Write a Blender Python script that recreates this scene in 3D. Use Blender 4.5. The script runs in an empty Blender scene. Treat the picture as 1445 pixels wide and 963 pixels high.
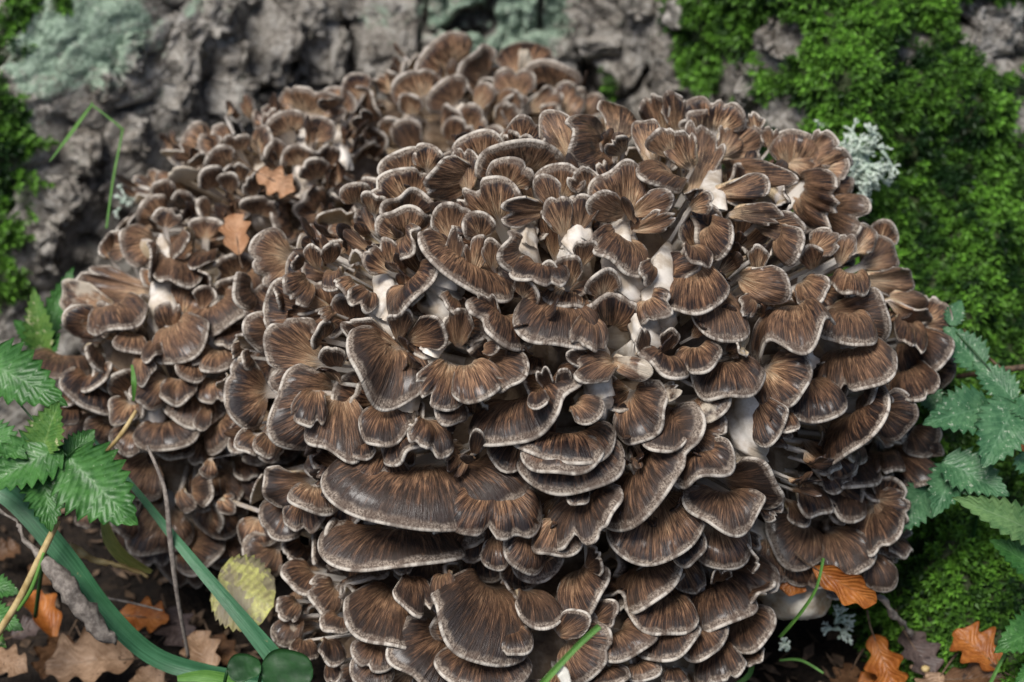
import bpy, math, random
import numpy as np
from mathutils import Vector

# ------------------------------------------------------------------ camera, world, sun, exposure
scene = bpy.context.scene
COL = scene.collection
PITCH = math.radians(35.0)
LENS, SENSOR, IW, IH = 60.0, 36.0, 1445.0, 963.0
FPX = LENS / SENSOR * IW
CAM = np.array([0.0, -0.84, 0.77])
FWD = np.array([0.0, math.cos(PITCH), -math.sin(PITCH)])
UPV = np.array([0.0, math.sin(PITCH), math.cos(PITCH)])
RGT = np.array([1.0, 0.0, 0.0])

cam_data = bpy.data.cameras.new('camera')
cam = bpy.data.objects.new('camera', cam_data); COL.objects.link(cam)
cam.location = CAM.tolist()
cam.rotation_euler = (math.pi / 2 - PITCH, 0, 0)
cam_data.lens = LENS; cam_data.sensor_width = SENSOR
cam_data.clip_start = 0.02; cam_data.clip_end = 200
cam_data.dof.use_dof = True
cam_data.dof.focus_distance = 0.90
cam_data.dof.aperture_fstop = 6.3
scene.camera = cam

world = bpy.data.worlds.new('World'); scene.world = world
world.use_nodes = True
wn = world.node_tree
SUN_EL, SUN_AZ = math.radians(68), math.radians(222)     # azimuth clockwise from +Y
sky = wn.nodes.new('ShaderNodeTexSky'); sky.sky_type = 'NISHITA'; sky.sun_disc = False
sky.sun_elevation = SUN_EL; sky.sun_rotation = SUN_AZ
sky.air_density = 1.0; sky.dust_density = 3.0; sky.ozone_density = 1.0
bg = wn.nodes['Background']; bg.inputs['Strength'].default_value = 0.06
wn.links.new(sky.outputs[0], bg.inputs['Color'])
sun_data = bpy.data.lights.new('sun', 'SUN'); sun_data.energy = 3.2
sun_data.angle = math.radians(30); sun_data.color = (1.0, 0.97, 0.935)
sun = bpy.data.objects.new('sun', sun_data); COL.objects.link(sun)
sd = Vector((math.sin(SUN_AZ) * math.cos(SUN_EL), math.cos(SUN_AZ) * math.cos(SUN_EL), math.sin(SUN_EL)))
sun.rotation_euler = (-sd).to_track_quat('-Z', 'Y').to_euler()
sun.location = (0, -1, 3)
vs = scene.view_settings
vs.view_transform = 'Standard'; vs.look = 'None'; vs.gamma = 1.0; vs.use_curve_mapping = False
vs.exposure = 0.8

# ------------------------------------------------------------------ helpers
RNG = np.random.default_rng(7)
random.seed(7)

def nrm(v):
    v = np.asarray(v, float)
    return v / (np.linalg.norm(v) + 1e-12)

def ray(px, py):
    return FWD + RGT * ((px - IW / 2) / FPX) + UPV * ((IH / 2 - py) / FPX)

def at(px, py, depth):
    return CAM + ray(px, py) * depth

def on_ground(px, py, z=0.0):
    d = ray(px, py)
    return CAM + d * ((z - CAM[2]) / d[2])

def _hash(ix, iy, iz, seed):
    h = (ix.astype(np.int64) * 374761393 + iy.astype(np.int64) * 668265263 + iz.astype(np.int64) * 2147483647 + seed * 1274126177) & 0xFFFFFFFF
    h = ((h ^ (h >> 13)) * 1274126177) & 0xFFFFFFFF
    h = ((h ^ (h >> 16)) * 2246822519) & 0xFFFFFFFF
    return ((h ^ (h >> 15)) & 0xFFFFFF) / float(0xFFFFFF)

def vnoise(p, seed=0):
    p = np.asarray(p, float)
    i = np.floor(p); f = p - i
    f = f * f * (3 - 2 * f)
    out = 0
    for dx in (0, 1):
        wx = f[..., 0] if dx else 1 - f[..., 0]
        for dy in (0, 1):
            wy = f[..., 1] if dy else 1 - f[..., 1]
            for dz in (0, 1):
                wz = f[..., 2] if dz else 1 - f[..., 2]
                out = out + wx * wy * wz * _hash(i[..., 0] + dx, i[..., 1] + dy, i[..., 2] + dz, seed)
    return out * 2 - 1

def fbm(p, octs=4, seed=0, gain=0.5):
    a, s, out = 1.0, 1.0, 0
    for o in range(octs):
        out = out + a * vnoise(np.asarray(p) * s + 17.3 * o, seed + o)
        a *= gain; s *= 2.03
    return out

def worley(p, seed=0):
    p = np.asarray(p, float); i = np.floor(p)
    f1 = np.full(p.shape[:-1], 9.0); f2 = f1.copy(); cid = np.zeros(p.shape[:-1])
    for dx in (-1, 0, 1):
        for dy in (-1, 0, 1):
            cx, cy = i[..., 0] + dx, i[..., 1] + dy
            z = np.zeros_like(cx)
            qx = cx + 0.15 + 0.7 * _hash(cx, cy, z, seed); qy = cy + 0.15 + 0.7 * _hash(cx, cy, z, seed + 9)
            d = np.hypot(p[..., 0] - qx, p[..., 1] - qy)
            c = _hash(cx, cy, z, seed + 5)
            near = d < f1
            f2 = np.where(near, f1, np.minimum(f2, d)); cid = np.where(near, c, cid); f1 = np.where(near, d, f1)
    return f1, f2, cid

def mesh_np(name, verts, faces, mat=None, smooth=True, attrs=None):
    me = bpy.data.meshes.new(name)
    verts = np.asarray(verts, np.float32)
    if isinstance(faces, np.ndarray):
        n, k = faces.shape
        me.vertices.add(len(verts)); me.vertices.foreach_set('co', verts.ravel())
        me.loops.add(n * k); me.loops.foreach_set('vertex_index', faces.astype(np.int32).ravel())
        me.polygons.add(n)
        me.polygons.foreach_set('loop_start', np.arange(0, n * k, k, dtype=np.int32))
        me.polygons.foreach_set('loop_total', np.full(n, k, np.int32))
        me.update(calc_edges=True); me.validate()
    else:
        me.from_pydata(verts.tolist(), [], faces); me.update()
    if smooth:
        me.polygons.foreach_set('use_smooth', np.ones(len(me.polygons), bool))
    for an, (ty, data) in (attrs or {}).items():
        a = me.attributes.new(an, ty, 'POINT')
        a.data.foreach_set('vector' if ty == 'FLOAT_VECTOR' else 'value', np.asarray(data, np.float32).ravel())
    if mat: me.materials.append(mat)
    return me

def link(name, me, parent=None, loc=(0, 0, 0)):
    o = bpy.data.objects.new(name, me); COL.objects.link(o)
    if parent is not None: o.parent = parent
    o.location = [float(x) for x in loc]
    return o

def tag(o, label=None, cat=None, group=None, kind=None):
    if label: o['label'] = label
    if cat: o['category'] = cat
    if group: o['group'] = group
    if kind: o['kind'] = kind
    return o

def thing(name, label, cat, loc=(0, 0, 0), group=None):
    o = bpy.data.objects.new(name, None); COL.objects.link(o)
    o.empty_display_size = 0.02
    o.location = [float(x) for x in loc]
    return tag(o, label, cat, group)

def part(name, verts, faces, mat, root, attrs=None, smooth=True, origin=None):
    """world-space verts -> child mesh of root, its origin at `origin`"""
    verts = np.asarray(verts, float)
    o0 = np.asarray(origin if origin is not None else verts.mean(0), float)
    me = mesh_np(name, verts - o0, faces, mat, smooth, attrs)
    rl = np.array(root.location) if root is not None else 0
    if root is not None and root.type == 'MESH' and root.parent is not None:
        rl = rl + np.array(root.parent.location)
    return link(name, me, root, o0 - rl)

def grid_faces(nu, nv, off=0, flip=False):
    a = np.arange(nu * nv).reshape(nu, nv) + off
    q = np.stack([a[:-1, :-1], a[1:, :-1], a[1:, 1:], a[:-1, 1:]], -1).reshape(-1, 4)
    return q[:, ::-1] if flip else q

def tube(pts, radii, n=6):
    pts = np.asarray(pts, float); m = len(pts)
    tg = np.gradient(pts, axis=0)
    V = []
    ref = np.array([0.31, 0.2, 0.93])
    for i in range(m):
        t = nrm(tg[i]); a = nrm(np.cross(t, ref)); b = np.cross(t, a)
        for k in range(n):
            w = 2 * math.pi * k / n
            V.append(pts[i] + radii[i] * (a * math.cos(w) + b * math.sin(w)))
    F = [(i * n + k, i * n + (k + 1) % n, (i + 1) * n + (k + 1) % n, (i + 1) * n + k) for i in range(m - 1) for k in range(n)]
    V.append(pts[0]); V.append(pts[-1]); c0, c1 = m * n, m * n + 1
    F += [((k + 1) % n, k, c0) for k in range(n)] + [((m - 1) * n + k, (m - 1) * n + (k + 1) % n, c1) for k in range(n)]
    return np.array(V), F

def spline(pts, n):
    pts = np.asarray(pts, float); m = len(pts)
    out = []
    for u in np.linspace(0, m - 1, n):
        i = min(int(u), m - 2); f = u - i
        p0, p1, p2, p3 = pts[max(i - 1, 0)], pts[i], pts[i + 1], pts[min(i + 2, m - 1)]
        out.append(0.5 * (2 * p1 + (p2 - p0) * f + (2 * p0 - 5 * p1 + 4 * p2 - p3) * f * f + (3 * p1 - p0 - 3 * p2 + p3) * f ** 3))
    return np.array(out)

# ------------------------------------------------------------------ materials
class NT:
    def __init__(self, name):
        self.m = bpy.data.materials.new(name); self.m.use_nodes = True
        self.t = self.m.node_tree; self.b = self.t.nodes['Principled BSDF']
    def n(self, ty, **kw):
        nd = self.t.nodes.new(ty)
        for k, v in kw.items(): setattr(nd, k, v)
        return nd
    def put(self, sock, v):
        if hasattr(v, 'is_linked') or hasattr(v, 'links'): self.t.links.new(v, sock)
        else:
            if isinstance(v, (tuple, list)) and len(v) == 3 and sock.type == 'RGBA': v = (*v, 1)
            sock.default_value = v
    def math(self, op, a, b=0.0, c=None, clamp=False):
        nd = self.n('ShaderNodeMath', operation=op, use_clamp=clamp)
        self.put(nd.inputs[0], a); self.put(nd.inputs[1], b)
        if c is not None: self.put(nd.inputs[2], c)
        return nd.outputs[0]
    def step(self, v, a, b, lo=0.0, hi=1.0):
        nd = self.n('ShaderNodeMapRange', interpolation_type='SMOOTHSTEP')
        self.put(nd.inputs['Value'], v); self.put(nd.inputs['From Min'], a); self.put(nd.inputs['From Max'], b)
        self.put(nd.inputs['To Min'], lo); self.put(nd.inputs['To Max'], hi)
        return nd.outputs[0]
    def mix(self, f, a, b, mode='MIX'):
        nd = self.n('ShaderNodeMix', data_type='RGBA', blend_type=mode)
        self.put(nd.inputs[0], f); self.put(nd.inputs[6], a); self.put(nd.inputs[7], b)
        return nd.outputs[2]
    def noise(self, vec, scale, detail=3.0, rough=0.55, dist=0.0):
        nd = self.n('ShaderNodeTexNoise')
        if vec is not None: self.put(nd.inputs['Vector'], vec)
        nd.inputs['Scale'].default_value = scale; nd.inputs['Detail'].default_value = detail
        nd.inputs['Roughness'].default_value = rough; nd.inputs['Distortion'].default_value = dist
        return nd.outputs['Fac']
    def attr(self, name, ty='GEOMETRY'):
        return self.n('ShaderNodeAttribute', attribute_name=name, attribute_type=ty)
    def xyz(self, x, y, z):
        nd = self.n('ShaderNodeCombineXYZ')
        for s, v in zip(nd.inputs, (x, y, z)): self.put(s, v)
        return nd.outputs[0]
    def sep(self, v):
        nd = self.n('ShaderNodeSeparateXYZ'); self.put(nd.inputs[0], v); return nd.outputs
    def ramp(self, f, stops):
        nd = self.n('ShaderNodeValToRGB'); self.put(nd.inputs[0], f); r = nd.color_ramp
        while len(r.elements) < len(stops): r.elements.new(0.5)
        for e, (p, c) in zip(r.elements, stops): e.position = p; e.color = (*c, 1)
        return nd.outputs[0]
    def bump(self, h, strength=0.5, dist=0.001):
        nd = self.n('ShaderNodeBump'); self.put(nd.inputs['Height'], h)
        nd.inputs['Strength'].default_value = strength; nd.inputs['Distance'].default_value = dist
        self.t.links.new(nd.outputs[0], self.b.inputs['Normal'])
    def set(self, **kw):
        for k, v in kw.items(): self.put(self.b.inputs[k.replace('_', ' ')], v)
        return self.m
    def coord(self): return self.n('ShaderNodeTexCoord').outputs['Object']
    def pos(self): return self.n('ShaderNodeNewGeometry').outputs['Position']
    def rnd(self): return self.n('ShaderNodeObjectInfo').outputs['Random']

def frond_material():
    m = NT('frond_flesh')
    a, r, e = m.sep(m.attr('fan').outputs['Vector'])           # across (cm), along (cm), distance to the margin (cm)
    t, under, _ = m.sep(m.attr('fan2').outputs['Vector'])
    tone = m.attr('tone', 'OBJECT').outputs['Fac']
    pale = m.attr('pale', 'OBJECT').outputs['Fac']
    rnd = m.math('MULTIPLY', m.rnd(), 37.0)
    P = m.pos()
    st = m.noise(m.xyz(m.math('MULTIPLY', a, 3.9), m.math('MULTIPLY', r, 0.6), rnd), 1.0, 4.0, 0.62, 0.25)
    st2 = m.noise(m.xyz(m.math('MULTIPLY', a, 10.0), m.math('MULTIPLY', r, 1.6), rnd), 1.0, 3.0, 0.6)
    blot = m.noise(m.xyz(m.math('MULTIPLY', a, 1.0), m.math('MULTIPLY', r, 0.8), rnd), 1.0, 3.0, 0.6)
    fine = m.noise(P, 900.0, 3.0, 0.7)
    r1 = m.rnd()
    r2 = m.math('FRACT', m.math('MULTIPLY', r1, 91.7)); r3 = m.math('FRACT', m.math('MULTIPLY', r1, 457.3))
    low = m.noise(m.xyz(m.math('MULTIPLY', a, 0.9), 0.0, rnd), 1.0, 2.0, 0.6)
    # pale foot, warm brown middle, charcoal zone before the margin; fibres push the zones to and fro
    z = m.math('ADD', t, m.math('MULTIPLY', m.math('SUBTRACT', st, 0.5), 1.55))
    z = m.math('ADD', z, m.math('MULTIPLY', m.math('SUBTRACT', blot, 0.5), 0.75))
    z = m.math('ADD', z, m.math('MULTIPLY', m.math('SUBTRACT', r2, 0.5), 0.28))
    z = m.math('SUBTRACT', z, m.math('MULTIPLY', m.math('SUBTRACT', tone, 0.33), 0.36))
    c = m.ramp(z, [(0.02, (0.54, 0.39, 0.25)), (0.24, (0.375, 0.228, 0.130)), (0.50, (0.200, 0.110, 0.062)), (0.76, (0.082, 0.043, 0.026)), (0.98, (0.016, 0.010, 0.009))])
    fib = m.step(st2, 0.32, 0.68, 0.40, 1.50)
    c = m.mix(1.0, c, m.xyz(fib, fib, fib), 'MULTIPLY')
    c = m.mix(m.math('MULTIPLY', m.step(m.math('ADD', st2, m.math('MULTIPLY', st, 0.5)), 0.70, 0.58), m.step(t, 0.2, 0.6, 0.35, 0.85)), c, (0.011, 0.008, 0.009))
    c = m.mix(m.math('MULTIPLY', r3, 0.14), c, (0.22, 0.15, 0.105))
    pat = m.step(m.math('ADD', m.noise(P, 48.0, 4.0, 0.65), m.math('MULTIPLY', m.math('SUBTRACT', st, 0.5), 0.5)), 0.52, 0.62)
    c = m.mix(m.math('MULTIPLY', pat, m.math('ADD', 0.05, m.math('MULTIPLY', tone, 0.75))), c, (0.012, 0.010, 0.012))
    tt = m.math('ADD', t, m.math('MULTIPLY', m.math('SUBTRACT', st, 0.5), 0.45))
    stem = m.step(tt, 0.20, -0.18)
    c = m.mix(m.math('MULTIPLY', stem, 0.9), c, (0.78, 0.735, 0.67))
    # the felted margin: its breadth and paleness change along the edge and from frond to frond
    wide = m.math('ADD', 0.085, m.math('ADD', m.math('MULTIPLY', r3, 0.16), m.math('MULTIPLY', m.math('SUBTRACT', low, 0.35), 0.75)))
    en = m.math('ADD', e, m.math('MULTIPLY', m.math('SUBTRACT', st2, 0.5), 0.16))
    en = m.math('ADD', en, m.math('MULTIPLY', m.math('SUBTRACT', fine, 0.5), 0.16))
    rimc = m.mix(m.step(fine, 0.36, 0.66), (0.085, 0.062, 0.048), (0.35, 0.285, 0.225))
    rimc = m.mix(m.math('MULTIPLY', m.step(e, 0.10, 0.0), m.step(low, 0.30, 0.58)), rimc, (0.62, 0.56, 0.48))
    rimc = m.mix(m.math('MULTIPLY', m.step(blot, 0.52, 0.38), 0.7), rimc, (0.085, 0.055, 0.04))
    rf = m.math('SUBTRACT', 1.0, m.step(en, m.math('MULTIPLY', wide, 0.75), m.math('ADD', wide, 0.12)))
    c = m.mix(m.math('MULTIPLY', rf, 0.95), c, rimc)
    # pores below
    porn = m.noise(P, 1400.0, 2.0, 0.6)
    por = m.mix(m.step(porn, 0.35, 0.65), (0.40, 0.29, 0.165), (0.56, 0.46, 0.315))
    por = m.mix(m.step(m.noise(P, 60.0, 3.0), 0.45, 0.7), por, (0.58, 0.53, 0.50))
    c = m.mix(m.step(under, 0.35, 0.65), c, por)
    pn = m.step(m.math('ADD', pale, m.math('SUBTRACT', m.noise(P, 90.0, 4.0), 0.5)), 0.45, 0.6)
    c = m.mix(m.math('MULTIPLY', pn, 0.8), c, (0.58, 0.50, 0.39))
    h = m.math('ADD', m.math('MULTIPLY', st, 0.7), m.math('MULTIPLY', st2, 0.45))
    h = m.math('ADD', h, m.math('MULTIPLY', fine, 0.12))
    m.bump(h, 0.6, 0.0022)
    rough = m.step(m.noise(P, 110.0, 3.0, 0.65), 0.38, 0.68, 0.34, 0.68)
    rough = m.math('MAXIMUM', rough, m.math('MULTIPLY', rf, 0.75))
    rough = m.math('MAXIMUM', rough, m.math('MULTIPLY', under, 0.75))
    m.set(Coat_Weight=m.math('MULTIPLY', m.step(blot, 0.46, 0.60, 0.0, 0.40), m.math('SUBTRACT', 1.0, rf)), Coat_Roughness=0.22)
    return m.set(Base_Color=c, Roughness=rough, Specular_IOR_Level=0.28)

def core_material():
    m = NT('pale_flesh'); P = m.pos()
    n = m.noise(P, 70.0, 5.0, 0.6)
    c = m.ramp(n, [(0.3, (0.07, 0.04, 0.022)), (0.5, (0.17, 0.115, 0.07)), (0.7, (0.36, 0.29, 0.22))])
    m.bump(n, 0.6, 0.004)
    return m.set(Base_Color=c, Roughness=0.7)

def bark_material():
    m = NT('oak_bark'); P = m.pos()
    big = m.noise(P, 14.0, 4.0, 0.6); mid = m.noise(P, 60.0, 5.0, 0.65); fine = m.noise(P, 260.0, 4.0, 0.7)
    v = m.math('ADD', m.math('MULTIPLY', mid, 0.5), m.math('MULTIPLY', fine, 0.5))
    c = m.ramp(v, [(0.37, (0.038, 0.034, 0.029)), (0.44, (0.175, 0.157, 0.134)), (0.52, (0.40, 0.37, 0.325)), (0.65, (0.66, 0.63, 0.575))])
    c = m.mix(m.step(big, 0.42, 0.62), c, m.mix(0.35, c, (0.17, 0.14, 0.105)))
    crack = m.attr('crack').outputs['Fac']
    c = m.mix(m.math('MULTIPLY', crack, 0.75), c, (0.022, 0.018, 0.014))
    lich = m.attr('lichen').outputs['Fac']
    ln = m.math('ADD', lich, m.math('MULTIPLY', m.math('SUBTRACT', m.noise(P, 85.0, 6.0, 0.75), 0.5), 2.6))
    lc = m.mix(m.step(fine, 0.35, 0.65), (0.18, 0.27, 0.19), (0.41, 0.55, 0.41))
    c = m.mix(m.math('MULTIPLY', m.step(ln, 0.42, 0.95), 0.85), c, lc)
    sp = m.step(m.noise(P, 95.0, 4.0, 0.7), 0.60, 0.70)
    c = m.mix(m.math('MULTIPLY', sp, 0.35), c, (0.20, 0.27, 0.19))
    moss = m.attr('moss').outputs['Fac']
    mn = m.math('ADD', moss, m.math('MULTIPLY', m.math('SUBTRACT', mid, 0.5), 1.0))
    c = m.mix(m.math('MULTIPLY', m.step(mn, 0.35, 0.7), 0.9), c, m.mix(fine, (0.015, 0.028, 0.006), (0.05, 0.085, 0.014)))
    m.bump(m.math('ADD', m.math('MULTIPLY', mid, 0.6), m.math('MULTIPLY', fine, 0.5)), 1.0, 0.006)
    return m.set(Base_Color=c, Roughness=0.85, Specular_IOR_Level=0.25)

def soil_material():
    m = NT('leaf_mould'); P = m.pos()
    a = m.noise(P, 40.0, 6.0, 0.7); b = m.noise(P, 240.0, 4.0, 0.7)
    c = m.ramp(m.math('ADD', m.math('MULTIPLY', a, 0.5), m.math('MULTIPLY', b, 0.5)),
               [(0.32, (0.006, 0.005, 0.004)), (0.5, (0.020, 0.014, 0.010)), (0.62, (0.050, 0.034, 0.022)), (0.8, (0.12, 0.085, 0.055))])
    m.bump(m.math('ADD', a, b), 1.0, 0.006)
    return m.set(Base_Color=c, Roughness=0.85, Specular_IOR_Level=0.25)

def vary_material(name, dark, light, attr='tint', rough=0.5, trans=0.0):
    m = NT(name)
    v = m.attr(attr).outputs['Fac']
    c = m.mix(v, dark, light)
    m.set(Base_Color=c, Roughness=rough, Specular_IOR_Level=0.35)
    if trans: m.b.inputs['Subsurface Weight'].default_value = 0
    return m.m

def leaf_material(name, base, light, vein, rough=0.4, spots=None, holes=None):
    """blade colours with a midrib and side veins; uv: x across -1..1, y along 0..1"""
    m = NT(name)
    u, v, sz = m.sep(m.attr('blade').outputs['Vector'])
    P = m.pos(); rnd = m.math('MULTIPLY', m.rnd(), 20.0)
    n1 = m.noise(P, 80.0, 4.0, 0.6); n2 = m.noise(P, 420.0, 3.0, 0.65)
    c = m.mix(m.step(m.math('ADD', m.math('MULTIPLY', n1, 0.7), m.math('MULTIPLY', n2, 0.3)), 0.38, 0.64), base, light)
    au = m.math('ABSOLUTE', u)
    ph = m.math('SUBTRACT', m.math('MULTIPLY', v, 9.0), m.math('MULTIPLY', au, 2.6))
    saw = m.math('ABSOLUTE', m.math('SUBTRACT', m.math('FRACT', ph), 0.5))
    side = m.step(saw, 0.10, 0.02)
    mid = m.step(au, 0.065, 0.02)
    vf = m.math('MAXIMUM', mid, m.math('MULTIPLY', side, 0.55))
    c = m.mix(m.math('MULTIPLY', vf, 0.5), c, vein)
    if spots:
        sp = m.step(m.noise(P, spots[1], 3.0, 0.7), spots[2], spots[2] + 0.05)
        c = m.mix(m.math('MULTIPLY', sp, 0.8), c, spots[0])
    hgt = m.math('ADD', m.math('MULTIPLY', m.step(saw, 0.0, 0.45), 1.0), m.math('MULTIPLY', n2, 0.4))
    m.bump(hgt, 0.35, 0.0009)
    m.set(Base_Color=c, Roughness=rough, Specular_IOR_Level=0.4)
    tr = m.n('ShaderNodeBsdfTranslucent'); m.put(tr.inputs['Color'], c)
    mx = m.n('ShaderNodeMixShader'); mx.inputs[0].default_value = 0.28
    m.t.links.new(m.b.outputs[0], mx.inputs[1]); m.t.links.new(tr.outputs[0], mx.inputs[2])
    m.t.links.new(mx.outputs[0], m.t.nodes['Material Output'].inputs['Surface'])
    return m.m

def plain_material(name, a, b, scale=120.0, rough=0.6, bump=0.4):
    m = NT(name); P = m.pos()
    n = m.noise(P, scale, 5.0, 0.65)
    c = m.mix(m.step(n, 0.35, 0.65), a, b)
    m.bump(n, bump, 0.0015)
    return m.set(Base_Color=c, Roughness=rough, Specular_IOR_Level=0.35)

def striped_material(name, a, b, rough):
    m = NT(name); u, v, _ = m.sep(m.attr('blade').outputs['Vector']); P = m.pos()
    st = m.noise(m.xyz(m.math('MULTIPLY', u, 7.0), m.math('MULTIPLY', v, 5.0), 0.0), 1.0, 4.0, 0.6)
    bl = m.noise(P, 35.0, 4.0, 0.6)
    c = m.mix(m.step(m.math('ADD', m.math('MULTIPLY', st, 0.6), m.math('MULTIPLY', bl, 0.4)), 0.38, 0.62), a, b)
    c = m.mix(m.math('MULTIPLY', m.step(m.math('ABSOLUTE', u), 0.10, 0.03), 0.4), c, b)
    c = m.mix(m.math('MULTIPLY', m.step(m.noise(P, 140.0, 4.0, 0.7), 0.66, 0.72), 0.7), c, (0.22, 0.20, 0.10))
    m.bump(st, 0.5, 0.0008)
    return m.set(Base_Color=c, Roughness=rough, Specular_IOR_Level=0.35)

FROND = frond_material()
CORE = core_material()
BARK = bark_material()
SOIL = soil_material()
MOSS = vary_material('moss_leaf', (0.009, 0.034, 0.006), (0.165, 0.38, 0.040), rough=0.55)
LICHEN = vary_material('lichen_thallus', (0.30, 0.40, 0.31), (0.68, 0.76, 0.66), rough=0.75)
NETTLE = leaf_material('nettle_blade', (0.036, 0.125, 0.026), (0.085, 0.235, 0.055), (0.12, 0.28, 0.085), 0.38, ((0.42, 0.50, 0.32), 300.0, 0.68))
NETTLE_BLUE = leaf_material('bluish_nettle_blade', (0.050, 0.150, 0.065), (0.120, 0.270, 0.125), (0.16, 0.32, 0.17), 0.38, ((0.48, 0.56, 0.42), 320.0, 0.62))
NETTLE_PALE = leaf_material('pale_nettle_blade', (0.085, 0.190, 0.065), (0.19, 0.33, 0.12), (0.24, 0.36, 0.17), 0.45)
NETTLE_SICK = leaf_material('yellowing_nettle_blade', (0.070, 0.185, 0.035), (0.16, 0.29, 0.06), (0.22, 0.34, 0.10), 0.45, ((0.55, 0.55, 0.30), 120.0, 0.58))
OAK_ORANGE = leaf_material('orange_oak_blade', (0.30, 0.088, 0.016), (0.52, 0.190, 0.040), (0.24, 0.10, 0.035), 0.42, ((0.07, 0.03, 0.012), 200.0, 0.66))
OAK_TAN = leaf_material('tan_oak_blade', (0.29, 0.175, 0.100), (0.52, 0.345, 0.220), (0.28, 0.17, 0.09), 0.5, ((0.09, 0.05, 0.028), 140.0, 0.63))
OAK_PEACH = leaf_material('peach_oak_blade', (0.46, 0.235, 0.115), (0.64, 0.38, 0.22), (0.44, 0.26, 0.15), 0.5, ((0.16, 0.08, 0.04), 200.0, 0.68))
OAK_MAUVE = leaf_material('mauve_oak_blade', (0.070, 0.050, 0.045), (0.150, 0.110, 0.098), (0.10, 0.07, 0.06), 0.45, ((0.03, 0.02, 0.02), 160.0, 0.6))
OAK_BROWN = leaf_material('brown_oak_blade', (0.085, 0.042, 0.020), (0.19, 0.10, 0.05), (0.12, 0.065, 0.03), 0.45, ((0.03, 0.02, 0.015), 160.0, 0.6))
YELLOW = leaf_material('yellow_blade', (0.34, 0.30, 0.15), (0.62, 0.62, 0.20), (0.40, 0.42, 0.14), 0.5, ((0.25, 0.21, 0.15), 70.0, 0.52))
STRAP = striped_material('strap_leaf_green', (0.020, 0.085, 0.034), (0.055, 0.165, 0.078), 0.42)
GRASS = striped_material('grass_green', (0.050, 0.150, 0.022), (0.12, 0.26, 0.05), 0.45)
DYING = striped_material('dying_leaf_green', (0.16, 0.20, 0.04), (0.40, 0.38, 0.12), 0.5)
STRAW = plain_material('straw', (0.32, 0.22, 0.085), (0.52, 0.40, 0.19), 90, 0.5)
TWIG = plain_material('twig_bark', (0.055, 0.036, 0.024), (0.16, 0.105, 0.065), 200, 0.7)
GREYSTEM = plain_material('dry_grey_stem', (0.12, 0.10, 0.085), (0.27, 0.235, 0.20), 250, 0.7)
ROUNDLEAF = plain_material('round_leaf_green', (0.008, 0.036, 0.008), (0.018, 0.070, 0.016), 50, 0.5, 0.3)
BULB = plain_material('smooth_white_flesh', (0.30, 0.20, 0.11), (0.66, 0.62, 0.52), 45, 0.45, 0.3)
WHITE = plain_material('bleached_straw', (0.55, 0.53, 0.46), (0.72, 0.70, 0.64), 80, 0.5)
CROWN = plain_material('crown_leaf', (0.03, 0.07, 0.012), (0.07, 0.13, 0.02), 4, 0.6)

# ------------------------------------------------------------------ ground
def ground_h(x, y):
    p = np.stack([x * 9, y * 9, np.zeros_like(x)], -1)
    near = np.exp(-(x ** 2 + y ** 2) / 2.0)
    return near * (0.010 * fbm(p, 3, 3) + 0.006 * fbm(p * 5, 4, 8)) + (1 - near) * 0.05 * fbm(p * 0.15, 3, 4)

def build_ground():
    n = 260
    u = np.linspace(-1, 1, n)
    ax = np.sign(u) * (0.75 * np.abs(u) + 40 * np.maximum(np.abs(u) - 0.80, 0) ** 1.6 * 8)
    X, Y = np.meshgrid(ax, ax - 0.05, indexing='ij')
    Z = ground_h(X, Y) - 0.012
    o = link('ground', mesh_np('ground', np.stack([X, Y, Z], -1).reshape(-1, 3), grid_faces(n, n), SOIL))
    tag(o, kind='structure')
build_ground()

# ------------------------------------------------------------------ oak trunk with its two root buttresses
TC = np.array([0.02, 1.05])
def smooth01(x, a, b):
    t = np.clip((x - a) / (b - a), 0, 1); return t * t * (3 - 2 * t)

def trunk_r(phi, z):
    deg = np.degrees(phi)
    zz = np.maximum(z, -0.1)
    r = 0.60 + 0.12 * np.exp(-zz / 0.25)
    r = r + 0.48 * np.exp(-zz / 0.30) * np.exp(-((deg + 27.0) / 7.5) ** 2)
    r = r + 0.52 * np.exp(-zz / 0.27) * np.exp(-(np.maximum(np.abs(deg - 22.0) - 8.5, 0) / 5.0) ** 2)
    r = r + 0.30 * np.exp(-zz / 0.3) * (np.exp(-((deg - 100) / 14) ** 2) + np.exp(-((deg + 105) / 14) ** 2) + np.exp(-((np.abs(deg) - 170) / 14) ** 2))
    return r

def trunk_point(px, py):
    d = ray(px, py)
    for k in range(1600):
        p = CAM + d * (0.75 + k * 0.0006)
        v = p[:2] - TC
        if p[2] < -0.02 or math.hypot(*v) < trunk_r(math.atan2(v[0], -v[1]), p[2]): return p
    return p

LICHEN_SPOTS = [(130, 25, .055, 1.1), (75, 70, .04, 1.0), (140, 85, .03, .9), (190, 30, .03, .8), (225, 70, .012, .7), (690, 18, .045, 1.1), (745, 30, .04, 1.1), (630, 15, .03, .9), (560, 40, .02, .6), (530, 20, .02, .6),
                (60, 150, .02, .5), (270, 5, .012, 1), (820, 30, .02, .5), (990, 60, .02, .4), (210, 140, .015, .5), (1240, 40, .03, .35), (40, 250, .02, .4)]
BARE_SPOTS = [(1095, 55, .024), (1400, 55, .034), (1440, 170, .022), (1030, 180, .022), (1110, 165, .016), (1040, 120, .016), (1270, 45, .018), (1300, 165, .010), (1240, 80, .012), (1360, 20, .02)]
LEFT_MOSS = [(0, 70, .026), (6, 140, .026), (6, 200, .030), (12, 260, .026), (4, 330, .026), (2, 400, .022), (35, 8, .016), (95, 0, .010), (860, 112, .010)]
LICH3 = [(trunk_point(a, b), r, s) for a, b, r, s in LICHEN_SPOTS]
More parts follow.
